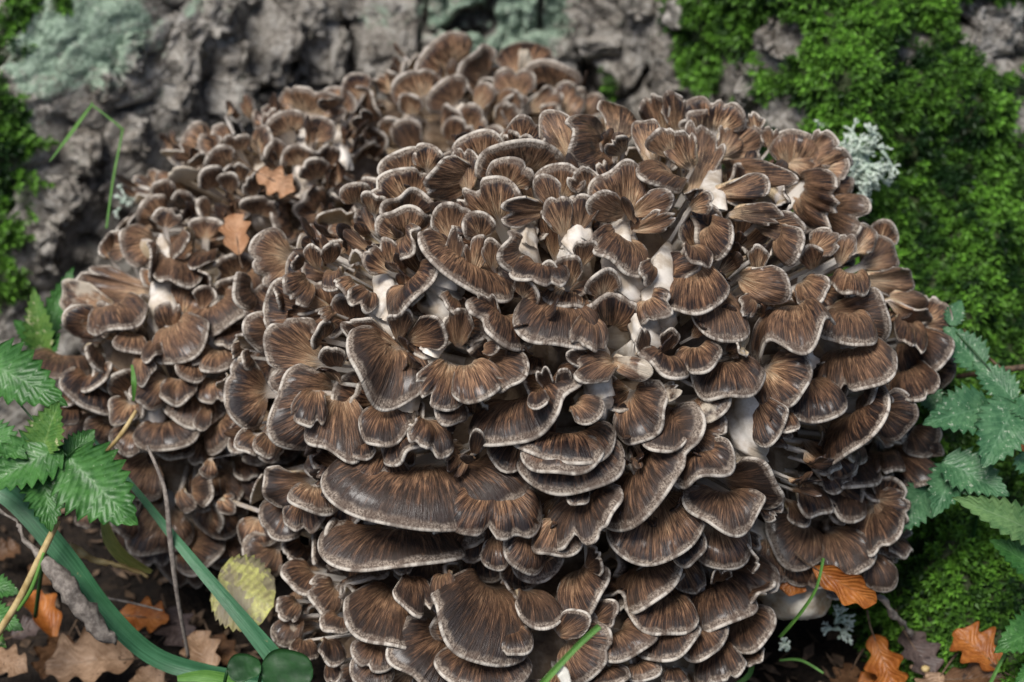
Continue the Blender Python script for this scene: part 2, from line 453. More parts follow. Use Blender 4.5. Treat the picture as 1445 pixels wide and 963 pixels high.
BARE3 = [(trunk_point(a, b), r) for a, b, r in BARE_SPOTS]
LM3 = [(trunk_point(a, b), r) for a, b, r in LEFT_MOSS]

def trunk_masks(P, deg):
    moss = smooth01(deg + 4.0 * (1 - smooth01(P[..., 2], 0.04, 0.14)) + 2.6 * fbm(P * 18, 3, 31), 7.6, 10.8) * (1 - smooth01(deg, 48, 60)) * (1 - smooth01(P[..., 2], 0.55, 0.9))
    moss = moss * np.maximum(smooth01(fbm(P * 14, 3, 77), -0.95, -0.55), 1 - smooth01(P[..., 2], 0.10, 0.18))
    for c, r in BARE3: moss = moss * (1 - 0.97 * np.exp(-(np.linalg.norm(P - c, axis=-1) / r) ** 4))
    for c, r in LM3: moss = np.maximum(moss, np.exp(-(np.linalg.norm(P - c, axis=-1) / r) ** 2.5) * (0.78 + 0.4 * fbm(P * 45, 3, 15)))
    lich = np.zeros(P.shape[:-1])
    for c, r, s in LICH3: lich = np.maximum(lich, s * np.exp(-(np.linalg.norm(P - c, axis=-1) / r) ** 3))
    return moss, lich

TRUNK = {}
def build_trunk():
    fine = np.radians(np.linspace(-46, 46, 620))
    ph = np.concatenate([np.radians(np.linspace(-180, -47, 50)), fine, np.radians(np.linspace(47, 180, 50))])
    zs = np.concatenate([np.linspace(-0.08, 0.42, 260), np.linspace(0.43, 0.9, 60), np.linspace(0.95, 3.2, 40)])
    PH, Z = np.meshgrid(ph, zs, indexing='ij')
    R = trunk_r(PH, Z)
    base = np.stack([TC[0] + R * np.sin(PH), TC[1] - R * np.cos(PH), Z], -1)
    w = np.stack([fbm(base * 16, 3, 1), fbm(base * 16, 3, 2)], -1) * 0.45
    arc = PH * 0.75
    f1, f2, cid = worley(np.stack([arc * 17, Z * 11], -1) + w, 4)
    g1, g2, gid = worley(np.stack([arc * 60, Z * 40], -1) + w * 2.0, 11)
    crack = 1 - smooth01(f2 - f1, 0.02, 0.16)
    crack2 = 1 - smooth01(g2 - g1, 0.0, 0.18)
    moss, lich = trunk_masks(base, np.degrees(PH))
    bark = -0.020 * crack - 0.005 * crack2 + 0.020 * (cid - 0.5) + 0.007 * (gid - 0.5) + 0.007 * fbm(base * 40, 4, 21, 0.55) + 0.0028 * fbm(base * 190, 3, 22)
    bark = bark + 0.008 * fbm(base * 9, 2, 41)
    cush = 0.016 + 0.022 * fbm(base * 13, 2, 50) + 0.015 * fbm(base * 27, 3, 51) + 0.004 * fbm(base * 70, 2, 52)
    disp = bark * (1 - 0.85 * moss) + cush * moss
    amp = 1 - 0.5 * smooth01(np.abs(np.degrees(PH)), 47, 70)
    nr = np.stack([np.sin(PH), -np.cos(PH), 0.45 * np.exp(-np.maximum(Z, 0) / 0.3)], -1)
    nr /= np.linalg.norm(nr, axis=-1, keepdims=True)
    V = base + nr * (disp * amp)[..., None]
    V[-1, :, :] = V[0, :, :]
    root = thing('oak_tree', 'old oak tree trunk with rough cracked bark behind the mushroom clumps', 'tree', (TC[0], TC[1], 0))
    nu, nv = PH.shape
    part('trunk', V.reshape(-1, 3), grid_faces(nu, nv), BARK, root,
         {'crack': ('FLOAT', np.clip(crack * 0.9 + crack2 * 0.35, 0, 1) * (1 - moss)), 'moss': ('FLOAT', moss), 'lichen': ('FLOAT', lich * (1 - 0.7 * crack))}, origin=(TC[0], TC[1], 0))
    TRUNK.update(V=V, moss=moss, PH=PH, Z=Z, root=root)
    # limbs and crown high above the frame
    rs = np.random.default_rng(5)
    ends = []
    for k in range(7):
        a = k * 0.9 + 0.3
        p0 = np.array([TC[0], TC[1], 2.6 + 0.1 * k]); d = np.array([math.cos(a), math.sin(a), 0.75])
        pts = spline([p0, p0 + d * 1.0, p0 + d * 2.0 + [0, 0, .5], p0 + d * 3.0 + [0, 0, 1.3]], 14)
        v, f = tube(pts, np.linspace(0.26, 0.05, 14), 8); part('limb', v, f, BARK, root)
        ends += list(pts[6:])
    ends = np.array(ends)
    n = 9000
    c = ends[rs.integers(0, len(ends), n)] + rs.normal(0, 0.55, (n, 3)) + [0, 0, 0.3]
    d1 = rs.normal(0, 1, (n, 3)); d1 /= np.linalg.norm(d1, axis=1, keepdims=True)
    d2 = np.cross(d1, rs.normal(0, 1, (n, 3))); d2 /= np.linalg.norm(d2, axis=1, keepdims=True)
    V = np.stack([c - d1 * .07, c + d2 * .04, c + d1 * .07, c - d2 * .04], 1).reshape(-1, 3)
    tag(part('crown', V, np.arange(n * 4).reshape(n, 4), CROWN, root, smooth=False), kind='stuff')
build_trunk()

def bark_plates():
    """loose thick plates standing proud of the trunk"""
    spots = [(552, 55, 72, 95, 1), (905, 8, 50, 40, 2), (975, 12, 62, 46, 3), (955, 85, 70, 66, 4), (850, 40, 75, 60, 5), (265, 75, 40, 70, 6), (300, 22, 60, 50, 7), (185, 75, 55, 45, 8), (380, 60, 80, 90, 9),
             (460, 75, 60, 70, 10), (250, 140, 55, 45, 11), (150, 115, 50, 40, 12), (320, 140, 80, 60, 13), (430, 20, 70, 55, 14), (190, 190, 55, 45, 15), (120, 215, 50, 55, 16), (330, 85, 50, 55, 17),
             (270, 190, 60, 45, 18), (90, 280, 60, 60, 19), (1395, 40, 80, 60, 20), (1100, 50, 60, 50, 21), (640, 75, 70, 50, 22), (1060, 120, 40, 45, 23), (780, 70, 60, 45, 24), (60, 350, 50, 60, 25)]
    root = TRUNK['root']
    import bmesh
    bm = bmesh.new(); bmesh.ops.create_icosphere(bm, subdivisions=4, radius=1.0)
    S = np.array([v.co[:] for v in bm.verts]); F = [tuple(v.index for v in f.verts) for f in bm.faces]; bm.free()
    for px, py, w, h, sd in spots:
        c = trunk_point(px, py); depth = np.dot(c - CAM, FWD)
        W, H, D = w / FPX * depth * 0.54, h / FPX * depth * 0.58, 0.008
        nx = nrm([c[0] - TC[0], c[1] - TC[1], 0.35]); ux = nrm(np.cross([0, 0, 1], nx)); uz = np.cross(nx, ux)
        q = np.sign(S) * np.abs(S) ** 0.62
        q = q / np.maximum(1.0, np.linalg.norm(q, axis=1, keepdims=True) * 0.80)
        nz = fbm(S * 1.6 + sd * 7.1, 3, sd)[:, None]
        q = q * (1 + 0.30 * nz + 0.22 * fbm(S * 4.5 + sd, 3, sd + 60)[:, None])
        P = c + nx * 0.004 + ux * (q[:, :1] * W) + uz * (q[:, 1:2] * H) + nx * (q[:, 2:] * D)
        P = P + nx * (0.0050 * fbm(P * 130, 4, sd + 3, 0.68))[:, None] + ux * (0.005 * fbm(P * 80, 3, sd + 40))[:, None]
        v = P[:, :2] - TC
        moss, lich = trunk_masks(P, np.degrees(np.arctan2(v[:, 0], -v[:, 1])))
        part('bark_plate', P, F, BARK, root, {'crack': ('FLOAT', np.clip(-q[:, 2], 0, 1)), 'moss': ('FLOAT', moss * 0.8), 'lichen': ('FLOAT', lich)})
bark_plates()

# ------------------------------------------------------------------ moss: thousands of small leafy shoots
def build_moss():
    V, moss, PH, Z = TRUNK['V'], TRUNK['moss'], TRUNK['PH'], TRUNK['Z']
    rs = np.random.default_rng(12)
    c = V[:-1, :-1]; du = V[1:, :-1] - c; dv = V[:-1, 1:] - c
    nn = np.cross(du, dv); area = np.linalg.norm(nn, axis=-1); nn = nn / (area[..., None] + 1e-12)
    out = np.stack([np.sin(PH), -np.cos(PH), 0 * PH], -1)[:-1, :-1]
    nn = np.where((nn * out).sum(-1, keepdims=True) < 0, -nn, nn)
    ok = (np.abs(np.degrees(PH[:-1, :-1])) < 46) & (Z[:-1, :-1] < 0.5) & (Z[:-1, :-1] > -0.02)
    w = area * ok * smooth01(moss[:-1, :-1], 0.35, 0.8)
    wf = w.ravel() / w.sum()
    n = 38000
    idx = rs.choice(len(wf), n, p=wf)
    base = (c.reshape(-1, 3)[idx] + du.reshape(-1, 3)[idx] * rs.random((n, 1)) + dv.reshape(-1, 3)[idx] * rs.random((n, 1)))
    N = nn.reshape(-1, 3)[idx]
    clump = fbm(base * 55, 3, 91)
    D = N + rs.normal(0, 0.38, (n, 3)) + np.array([0, -0.15, 0.15]); D /= np.linalg.norm(D, axis=1, keepdims=True)
    ln = (0.0065 + 0.005 * rs.random(n) + 0.0035 * clump)[:, None]
    k = 12
    tint0 = np.clip(0.44 + 0.60 * clump + rs.normal(0, 0.18, n), 0, 1)
    VV, TT = [], []
    A = np.cross(D, np.array([0.3, 0.5, 0.81])); A /= np.linalg.norm(A, axis=1, keepdims=True); B = np.cross(D, A)
    for j in range(k):
        lev = (j // 4) / 2.0
        a = 2 * math.pi * j / 4 + lev * 0.8 + rs.random(n) * 0.7
        rad = A * np.cos(a)[:, None] + B * np.sin(a)[:, None]
        p0 = base + D * ln * (0.25 + 0.6 * lev)
        sp = 0.95 - 0.45 * lev
        dr = rad * sp + D * (0.45 + 0.5 * lev); dr /= np.linalg.norm(dr, axis=1, keepdims=True)
        L = (0.0046 + 0.0026 * rs.random(n))[:, None] * (1.15 - 0.3 * lev)
        sd = np.cross(dr, D); sd /= np.linalg.norm(sd, axis=1, keepdims=True) + 1e-9
        tip = p0 + dr * L - np.array([0, 0, 1]) * L * 0.12
        mid = p0 + dr * L * 0.4 + D * L * 0.10
        VV.append(np.stack([p0, mid + sd * L * 0.17, tip, mid - sd * L * 0.17], 1))
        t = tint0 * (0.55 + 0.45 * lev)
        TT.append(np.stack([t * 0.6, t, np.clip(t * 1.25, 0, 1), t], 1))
    VV = np.concatenate(VV).reshape(-1, 3); TT = np.concatenate(TT).ravel()
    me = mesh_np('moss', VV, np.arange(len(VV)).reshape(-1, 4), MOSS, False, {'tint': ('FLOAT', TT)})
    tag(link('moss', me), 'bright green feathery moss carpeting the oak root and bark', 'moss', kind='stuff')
build_moss()

# ------------------------------------------------------------------ hen-of-the-woods fronds
class Ell:
    def __init__(self, px, py, depth, rx, ry, rz):
        self.c = at(px, py, depth); self.r = np.array([rx, ry, rz])
    def hit(self, px, py, inset=0.0):
        r = np.maximum(self.r - inset, 0.02); d = ray(px, py) / r; o = (CAM - self.c) / r
        A, B, C = d @ d, o @ d, o @ o - 1
        disc = B * B - A * C
        t = (-B - math.sqrt(disc)) / A if disc > 0 else -B / A
        return CAM + ray(px, py) * t
    def sees(self, px, py):
        d = ray(px, py) / self.r; o = (CAM - self.c) / self.r
        return (o @ d) ** 2 - (d @ d) * (o @ o - 1) > 0
    def surf(self, u, inset=0.0):
        return self.c + np.asarray(u) * np.maximum(self.r - inset, 0.02)

E_MAIN = Ell(805, 560, 1.05, 0.222, 0.165, 0.180)
E_LOW = Ell(745, 850, 1.025, 0.160, 0.125, 0.105)
E_RIGHT = Ell(1165, 735, 1.03, 0.062, 0.06, 0.062)
E_TOP = Ell(655, 215, 1.25, 0.125, 0.095, 0.080)
E_MID = Ell(400, 330, 1.19, 0.125, 0.10, 0.100)
E_LEFT = Ell(275, 590, 1.12, 0.098, 0.10, 0.125)

def cap_mesh(W, L, inl, rs, bulge, res=1.0, stem_len=0.03, wild=0.0):
    """a fan-shaped frond: local x across, y from foot to margin, z the upper side"""
    ns = max(13, int(33 * res)) | 1; nt = max(7, int(13 * res)); nst = 4
    s = np.linspace(-1, 1, ns)
    asp = W / L
    if asp > 1.7: A, yc, bw = rs.uniform(1.75, 2.0), 0.30, 0.20
    elif asp > 1.0: A, yc, bw = rs.uniform(1.7, 2.05), 0.42, 0.10
    else: A, yc, bw = rs.uniform(1.45, 1.75), 0.60, 0.08
    th = s * A
    n1 = sum(rs.normal(0, 0.045 / (k ** 0.4)) * np.sin(k * th + rs.uniform(0, 6.3)) for k in (2, 3, 4))
    if rs.random() < 0.35 + 0.45 * wild:
        for _ in range(rs.integers(1, 3 + int(1.6 * wild))):
            n1 = n1 - rs.uniform(0.06, 0.22) * np.exp(-((s - rs.uniform(-0.7, 0.7)) / rs.uniform(0.05, 0.11)) ** 2)
    X = W / 2 * np.sin(np.clip(th, -A, A)) * (1 + n1); Y = L * (yc + (1 - yc) * np.cos(th)) * (1 + n1)
    rim = np.stack([X, Y, 0 * X], -1); foot = np.stack([bw * W * s, 0 * s - 0.02 * L, 0 * s], -1)
    ln = np.linalg.norm(rim - foot, axis=1); mlen = ln.mean()
    T = np.linspace(0, 1, nt) ** 0.85
    P = foot[None] * (1 - T)[:, None, None] + rim[None] * T[:, None, None]
    amp = rs.uniform(0.018, 0.055) * (1 + 1.1 * wild)
    if rs.random() < 0.25: amp *= 1.7
    ruf = sum(rs.normal(0, 1.0 / k ** 0.5) * np.sin(k * th * 1.0 + rs.uniform(0, 6.3)) for k in (2, 3, 4, 5))
    z = bulge * L * 4 * (T * (1 - T))[:, None] + amp * min(W, 1.6 * L) * (T ** 1.7)[:, None] * ruf[None]
    z = z - rs.uniform(0.02, 0.07 + 0.10 * wild) * min(W, L * 1.5) * (np.clip((T - 0.72) / 0.28, 0, 1) ** 2)[:, None]
    z = z + 0.0035 * W * (np.sin(th * rs.uniform(7, 12) + rs.uniform(0, 6)) * (0.6 + 0.4 * np.sin(th * 4.3)))[None] * (T * 1.2 * (1 - 0.8 * T))[:, None] * 1.6
    z = z - 0.25 * mlen * ((1 - T) ** 3)[:, None]
    P[..., 2] += z
    # stalk running back into the clump
    st = []
    f0 = P[0]
    for k in range(nst, 0, -1):
        u = k / nst
        st.append(f0 * np.array([1 - 0.25 * u, 1, 1]) + inl * stem_len * u)
    P = np.concatenate([np.array(st), P]); TT = np.concatenate([-np.arange(nst, 0, -1) / nst * 0.6, T]); m = len(TT)
    gu = np.gradient(P, axis=0); gv = np.gradient(P, axis=1)
    N = np.cross(gv, gu); N /= np.linalg.norm(N, axis=-1, keepdims=True) + 1e-12
    if N[nst + nt // 2, ns // 2, 2] < 0: N = -N
    tb = min(0.0024, 0.075 * min(W, 1.5 * L) + 0.0008)
    thick = tb * (0.75 + 0.9 * (1 - np.clip(TT, 0, 1)) ** 1.5 + 0.8 * np.clip(-TT, 0, 1))
    Bot = P - N * thick[:, None, None]
    outw = nrm_rows(P[-1] - P[-2])
    lip1 = P[-1] + outw * tb * 0.42 - N[-1] * tb * 0.16
    lip2 = P[-1] + outw * tb * 0.42 - N[-1] * tb * 0.60
    rows = np.concatenate([P, lip1[None], lip2[None], Bot[::-1]])
    M = len(rows)
    Tall = np.concatenate([TT, [1.0, 1.0], TT[::-1]])
    und = np.concatenate([np.zeros(m), [0.0, 0.2], np.ones(m)])
    e = (1 - np.clip(Tall, 0, 1))[:, None] * ln[None]
    side = (1 - np.abs(s))[None] * A * np.clip(Tall, 0, 1)[:, None] * ln[None] * 0.8 + (np.maximum(0, 0.55 - Tall) * 0.06)[:, None]
    e = np.minimum(e, side)
    wv = min(1.0, 0.45 + W / 0.05 * 0.55)
    e = e / wv
    fan = np.stack([np.broadcast_to(th * mlen * 100, (M, ns)), np.broadcast_to(Tall[:, None] * mlen * 100, (M, ns)), e * 100], -1)
    fan2 = np.stack([np.broadcast_to(Tall[:, None], (M, ns)), np.broadcast_to(und[:, None], (M, ns)), np.zeros((M, ns))], -1)
    F = grid_faces(M, ns)
    # close both sides: stitch top row i with bottom row i
    a = np.arange(M * ns).reshape(M, ns)
    ex = []
    for i in range(m - 1):
        j = M - 1 - i
        for col, fl in ((0, False), (ns - 1, True)):
            q = (a[i, col], a[i + 1, col], a[j - 1, col], a[j, col])
            ex.append(q[::-1] if not fl else q)
    F = np.concatenate([F, np.array(ex)])
    return rows.reshape(-1, 3), F, fan.reshape(-1, 3), fan2.reshape(-1, 3)

def nrm_rows(a):
    return a / (np.linalg.norm(a, axis=-1, keepdims=True) + 1e-12)

def frond_frame(base, rimp, face):
    D = rimp - base; L = np.linalg.norm(D); y = D / L
    n = face - (face @ y) * y; n = nrm(n)
    return np.stack([np.cross(y, n), y, n]), L

class Cluster:
    def __init__(self, root): self.root, self.n, self.extra = root, 0, []
    def add(self, base, rimp, W, face, centre, rs, tone, bulge, pale=0.0, res=1.0, name='frond', stem=0.05, as_part=True):
        M, L = frond_frame(base, rimp, face)
        inl = M @ nrm(centre - base)
        v, f, fan, fan2 = cap_mesh(W, L, inl, rs, bulge, res, stem, float(np.clip((tone - 0.35) * 2, 0, 1)))
        if name == 'lobe': fan2[:, 1] = 0.0
        if name == 'lobe': fan[:, 2] = np.clip((0.8 - fan2[:, 0]) * 2.2, 0.46, 2)
        if as_part:
            me = mesh_np(name, v @ M, f, FROND, True, {'fan': ('FLOAT_VECTOR', fan), 'fan2': ('FLOAT_VECTOR', fan2)})
            o = link(name, me, self.root, base - np.array(self.root.location))
            o['tone'] = float(tone); o['pale'] = float(pale); self.n += 1
        else:
            self.extra.append((v @ M + base, f, fan, fan2))
    def flush(self, name):
        if not self.extra: return
        off, V, F, A, B = 0, [], [], [], []
        for v, f, a, b in self.extra:
            V.append(v); F.append(f + off); A.append(a + [off * 0.013, 0, 0]); B.append(b); off += len(v)
        o = part(name, np.concatenate(V), np.concatenate(F), FROND, self.root, {'fan': ('FLOAT_VECTOR', np.concatenate(A)), 'fan2': ('FLOAT_VECTOR', np.concatenate(B))})
        o['tone'] = 0.5; o['pale'] = 0.0
        tag(o, kind='stuff')

root_front = thing('mushroom_clump', 'big domed front clump of overlapping brown mushroom fronds with pale rims', 'mushroom', (E_MAIN.c[0], E_MAIN.c[1], 0), 'mushroom clumps at the foot of the oak')
root_rear = thing('mushroom_clump', 'long lower mushroom clump pressed against the bark, two fallen oak leaves on it', 'mushroom', (E_MID.c[0], E_MID.c[1], 0), 'mushroom clumps at the foot of the oak')
FRONT, REAR = Cluster(root_front), Cluster(root_rear)

# traced fronds: foot (u, v), middle of the margin (u, v), breadth; in thirds of photograph pixels from each block's corner
# optional 6th: pale flesh amount, 7th: extra millimetres proud of the clump
BLOCKS = [
 ('B', 482, 0, [
  (480,290,480,160,250),(740,290,740,155,260),(620,330,610,225,230),(900,370,950,270,190),(730,400,740,290,190),(480,430,450,330,140),(560,450,560,345,95),(620,440,650,325,110),
  (810,450,890,350,110),(930,470,970,350,125),(1030,480,1070,390,110),(340,400,340,295,180),(90,390,70,305,95),(50,480,100,400,140),(10,450,0,365,70),(210,380,210,295,95),
  (320,640,290,500,120),(780,290,850,260,70,.9),(40,640,60,520,140),(200,620,200,510,100),(410,540,410,440,100),(540,560,540,450,110),(660,540,700,440,120),(470,600,480,500,110),
  (140,540,150,460,100),(300,480,300,400,110),(860,520,880,440,110),(760,480,760,400,110),(600,620,640,540,120),(110,700,130,620,120)]),
 ('F', 482, 0, [
  (760,620,770,495,160),(740,640,745,570,120),(960,640,890,480,190),(1150,600,1010,600,230),(1180,570,1175,430,170),(1350,560,1300,410,110),(1420,540,1400,395,100),(1310,660,1280,495,110),
  (1200,660,1150,600,100),(1440,720,1290,720,200),(590,680,560,570,220),(760,740,760,610,340),(530,780,510,630,110),(560,760,370,770,190),(280,740,240,635,180),(360,710,370,622,130),
  (700,780,720,690,190),(270,850,200,735,250),(640,920,590,765,260),(900,880,850,745,110),(920,820,910,695,190),(1040,800,1010,715,110),(1200,900,1150,695,220),(1200,920,1060,860,140),
  (1250,900,1390,830,110),(1250,980,1400,920,90),(880,900,680,900,110),(60,860,50,780,120),(130,910,130,830,100),(280,940,300,825,190),(270,1000,240,890,210),(460,1000,470,862,150),(590,1000,570,910,120),
  (940,980,900,840,120),(1010,960,1030,830,120),(1390,660,1330,560,120)]),
 ('F', 964, 0, [
  (110,540,110,405,250),(80,540,80,465,150),(70,760,90,520,160),(190,650,330,560,170),(300,560,300,485,70),(370,620,370,535,70),(470,700,520,560,210),(480,770,720,740,260),(460,690,570,720,90),
  (150,720,430,760,130),(500,800,640,880,230),(150,830,360,800,110),(380,800,440,880,100),(220,900,420,910,90),(600,900,760,930,200),(100,850,20,820,60),(30,880,110,840,100),(20,700,-40,560,120),
  (620,700,700,690,170),(560,650,660,610,150),(330,960,500,960,120),(180,640,230,540,120)]),
 ('B', 0, 0, [
  (1300,470,1290,370,240),(1420,440,1420,370,120),(1150,560,1110,470,100),(1010,640,990,580,110),(820,720,815,655,90),(960,700,930,620,120),(1080,620,1090,540,110),(1220,560,1230,480,130),(1330,580,1340,490,110),
  (770,780,720,740,90,.7),(700,860,640,800,130),(900,800,880,720,110),(1000,780,1020,700,110),(680,920,620,850,140),(800,880,790,820,120),(960,820,960,740,100),(1180,680,1190,610,120),(1280,700,1290,630,120),
  (900,900,850,870,130),(600,960,570,920,120),(1100,820,1110,740,120),(1200,820,1220,750,120),(560,1000,520,950,110),(740,960,760,900,120),(1080,920,1040,860,130),(1390,700,1400,620,110),(1340,760,1330,680,110)]),
 ('L', 0, 321, [
  (650,60,520,100,150),(520,80,440,60,100),(590,260,350,170,180),(650,90,640,185,110),(750,130,760,225,160),(900,90,830,160,110),(1000,210,1000,115,130),(900,180,870,235,90),(420,330,260,270,150,.5),(400,400,270,400,120,.45),
  (480,320,510,415,290),(900,320,900,415,270),(850,340,840,255,90),(720,400,720,555,240),(920,510,900,600,150),(280,520,220,610,220),(420,510,420,600,135),(410,600,380,680,140),(400,630,380,765,230),(540,740,460,790,90),
  (610,520,620,660,110),(700,640,590,750,170),(700,820,690,940,220),(880,760,850,860,70),(440,830,380,900,120),(380,420,430,450,60),(760,20,770,110,100),(870,40,880,-40,130),(990,290,980,220,120),(760,640,780,740,120),
  (900,640,900,740,140),(920,820,930,930,170),(560,860,520,960,140),(300,740,250,820,120),(660,480,640,560,100),(560,440,540,520,150),(980,420,990,500,110),(820,560,800,640,140),(480,120,460,30,110),(700,-10,700,-80,120)]),
 ('F', 0, 321, [
  (1220,130,1070,130,230),(1300,150,1245,150,70),(1340,180,1320,80,90),(1400,160,1405,75,80),(1310,220,1230,290,140),(1420,180,1400,260,90),(1080,260,1010,280,150),(1360,380,1110,330,230),(1200,260,1180,320,80),
  (1160,440,1040,470,170),(1410,350,1360,385,60),(1330,560,1120,510,290,0,6),(1400,720,1170,880,330,0,6),(1330,690,1290,830,150,0,10),(1110,700,955,720,270),(1080,880,1030,950,110),(1140,880,1110,962,100),(960,650,925,650,55),
  (1060,540,1040,580,80),(1020,500,990,535,60),(1380,480,1360,430,120),(1420,600,1400,520,110),(1440,720,1420,960,260,0,4)]),
 ('F', 482, 321, [
  (530,120,540,235,430),(280,20,270,95,150),(760,90,690,130,160,0,5),(850,150,830,235,220,0,5),(200,170,130,70,140),(290,220,290,320,280),(470,280,480,352,110),(120,260,70,330,120),(480,180,480,10,70),(560,190,580,40,90),
  (640,170,640,60,90),(1200,20,1190,150,250),(1110,290,1110,190,130),(1320,150,1280,220,90),(1480,150,1480,355,270),(680,350,690,470,300),(650,380,600,285,60),(930,320,900,500,330),(1050,380,1060,510,160),(230,500,170,695,360,0,4),
  (460,570,400,740,210,0,4),(540,570,610,720,210,0,5),(620,550,760,640,170),(590,510,660,510,60),(220,510,20,420,120),(270,490,430,420,130),(250,480,260,360,100),(490,500,500,350,110),(780,690,770,862,500),(990,740,1090,800,130,0,4),
  (480,730,450,825,140),(830,690,830,760,85,0,10),(880,720,850,600,50),(930,720,950,600,60),(1150,560,1000,620,150),(1080,560,960,545,60),(1150,570,1310,620,90,.5),(1380,530,1380,615,200),(1220,720,1330,860,250),(1330,700,1430,690,70,.55),
  (950,860,960,980,400),(190,760,180,912,215),(370,810,390,952,180),(240,890,250,985,180),(90,900,80,975,110),(560,970,580,865,60),(1400,760,1340,935,200),(1290,540,1270,440,70),(1370,520,1400,440,70),(760,300,800,240,120),
  (1300,300,1350,380,150),(60,230,0,270,110),(880,260,850,160,100),(960,250,960,130,110),(1020,160,1040,60,90)]),
 ('F', 964, 321, [
  (250,220,440,270,160),(500,220,580,300,140),(100,-20,180,100,160),(40,60,80,155,120),(400,20,480,110,150),(310,190,320,85,80),(300,290,260,360,80),(450,300,440,480,330,0,3),(120,280,190,480,210),(690,350,710,485,215,0,4),
  (650,370,880,400,220),(800,140,900,80,150),(710,180,710,270,150),(820,230,970,230,120),(900,300,1035,330,90),(920,360,1045,390,90),(940,390,980,500,140),(1040,400,1130,370,190),(960,470,1070,600,220),(1060,600,1140,640,140),
  (940,580,980,730,200),(710,500,730,690,345,0,4),(770,680,780,745,190),(820,720,875,745,60),(360,600,500,700,260),(180,560,200,715,280,0,4),(50,500,60,612,190),(540,640,590,810,230),(710,760,720,938,385,0,4),(840,770,975,840,190),
  (430,780,440,860,100),(300,720,400,890,170),(60,720,130,815,220,.42),(60,860,180,900,170),(240,480,240,535,80),(980,860,1060,950,150),(560,90,640,20,120),(660,140,690,30,100),(740,80,790,-10,120),(560,180,540,90,100),(840,60,870,-20,110)]),
 ('L', 0, 642, [
  (640,20,560,190,240),(800,150,890,170,110),(750,160,750,252,90),(390,230,360,315,80),(780,330,740,550,290),(800,380,910,440,180),(830,540,830,705,220),(720,540,690,620,80),(880,250,900,330,140),(960,380,980,480,150),(560,260,520,340,110)]),
 ('F', 0, 642, [
  (890,30,880,100,70),(940,190,985,240,80),(1280,120,1110,150,160),(1340,130,1330,240,200),(1100,140,1065,140,110),(1230,210,1180,355,200),(1290,200,1280,325,170),(1440,330,1390,370,140),(1090,280,1080,400,160),(1160,400,1050,470,190),
  (1290,370,1230,430,120),(1370,330,1350,450,130),(1330,490,1250,560,190),(1420,560,1330,640,160),(1260,620,1190,680,110),(1260,690,1180,800,120,.4),(1290,770,1290,865,110),(1440,680,1400,740,130),(1400,770,1420,880,110),(1400,870,1410,962,70)]),
 ('F', 482, 642, [
  (370,40,380,290,800,0,7),(650,150,660,352,370,0,2),(280,290,280,472,680,0,4),(180,-10,120,115,260),(970,-10,960,145,400),(940,-60,930,70,320,0,6),(1270,0,1330,180,610,0,4),(1020,130,985,205,90),(1020,170,990,385,370,0,3),(1330,190,1330,455,370,0,4),
  (790,340,790,500,200),(920,280,920,435,200),(650,360,645,485,110),(1010,480,1090,430,110),(990,470,1050,635,240),(1290,440,1290,612,330),(1370,580,1350,745,260),(230,560,140,790,330,0,4),(310,500,310,665,160,0,6),(430,500,430,625,115,0,8),
  (640,540,560,835,430,0,8),(800,560,870,720,190),(720,740,730,842,160),(420,780,270,930,300),(150,800,110,905,170),(150,870,90,980,170),(600,830,600,990,360),(960,780,1100,880,280),(920,760,1030,680,110,0,5),(1060,700,1150,640,110,0,3),
  (1170,740,1260,830,230),(1380,720,1370,855,260),(1260,880,1300,950,130),(1400,900,1420,980,100),(1110,900,1120,985,180)]),
 ('F', 964, 642, [
  (180,140,400,130,250,0,5),(170,150,170,300,300,0,6),(60,-20,90,100,250,0,8),(0,340,40,455,150),(150,310,190,480,230),(330,200,410,250,100),(220,460,300,430,110),(150,520,250,680,420,0,3),(160,580,165,490,75),(220,560,360,560,150),
  (50,720,90,845,220),(250,680,300,815,220),(150,800,150,960,210),(290,810,310,878,90)]),
 ('R', 964, 642, [
  (600,-40,640,120,380,0,6),(870,-30,1040,130,280,0,4),(850,-30,850,80,150),(650,80,660,240,270),(830,200,960,250,150),(850,200,910,110,120),(520,300,430,450,260),(640,320,750,500,230),(800,240,830,400,220),(800,430,860,580,150),(560,480,600,540,120)]),
]

def nearer(E, G, p):
    return (E.hit(*p) - CAM) @ FWD < (G.hit(*p) - CAM) @ FWD or not G.sees(*p)

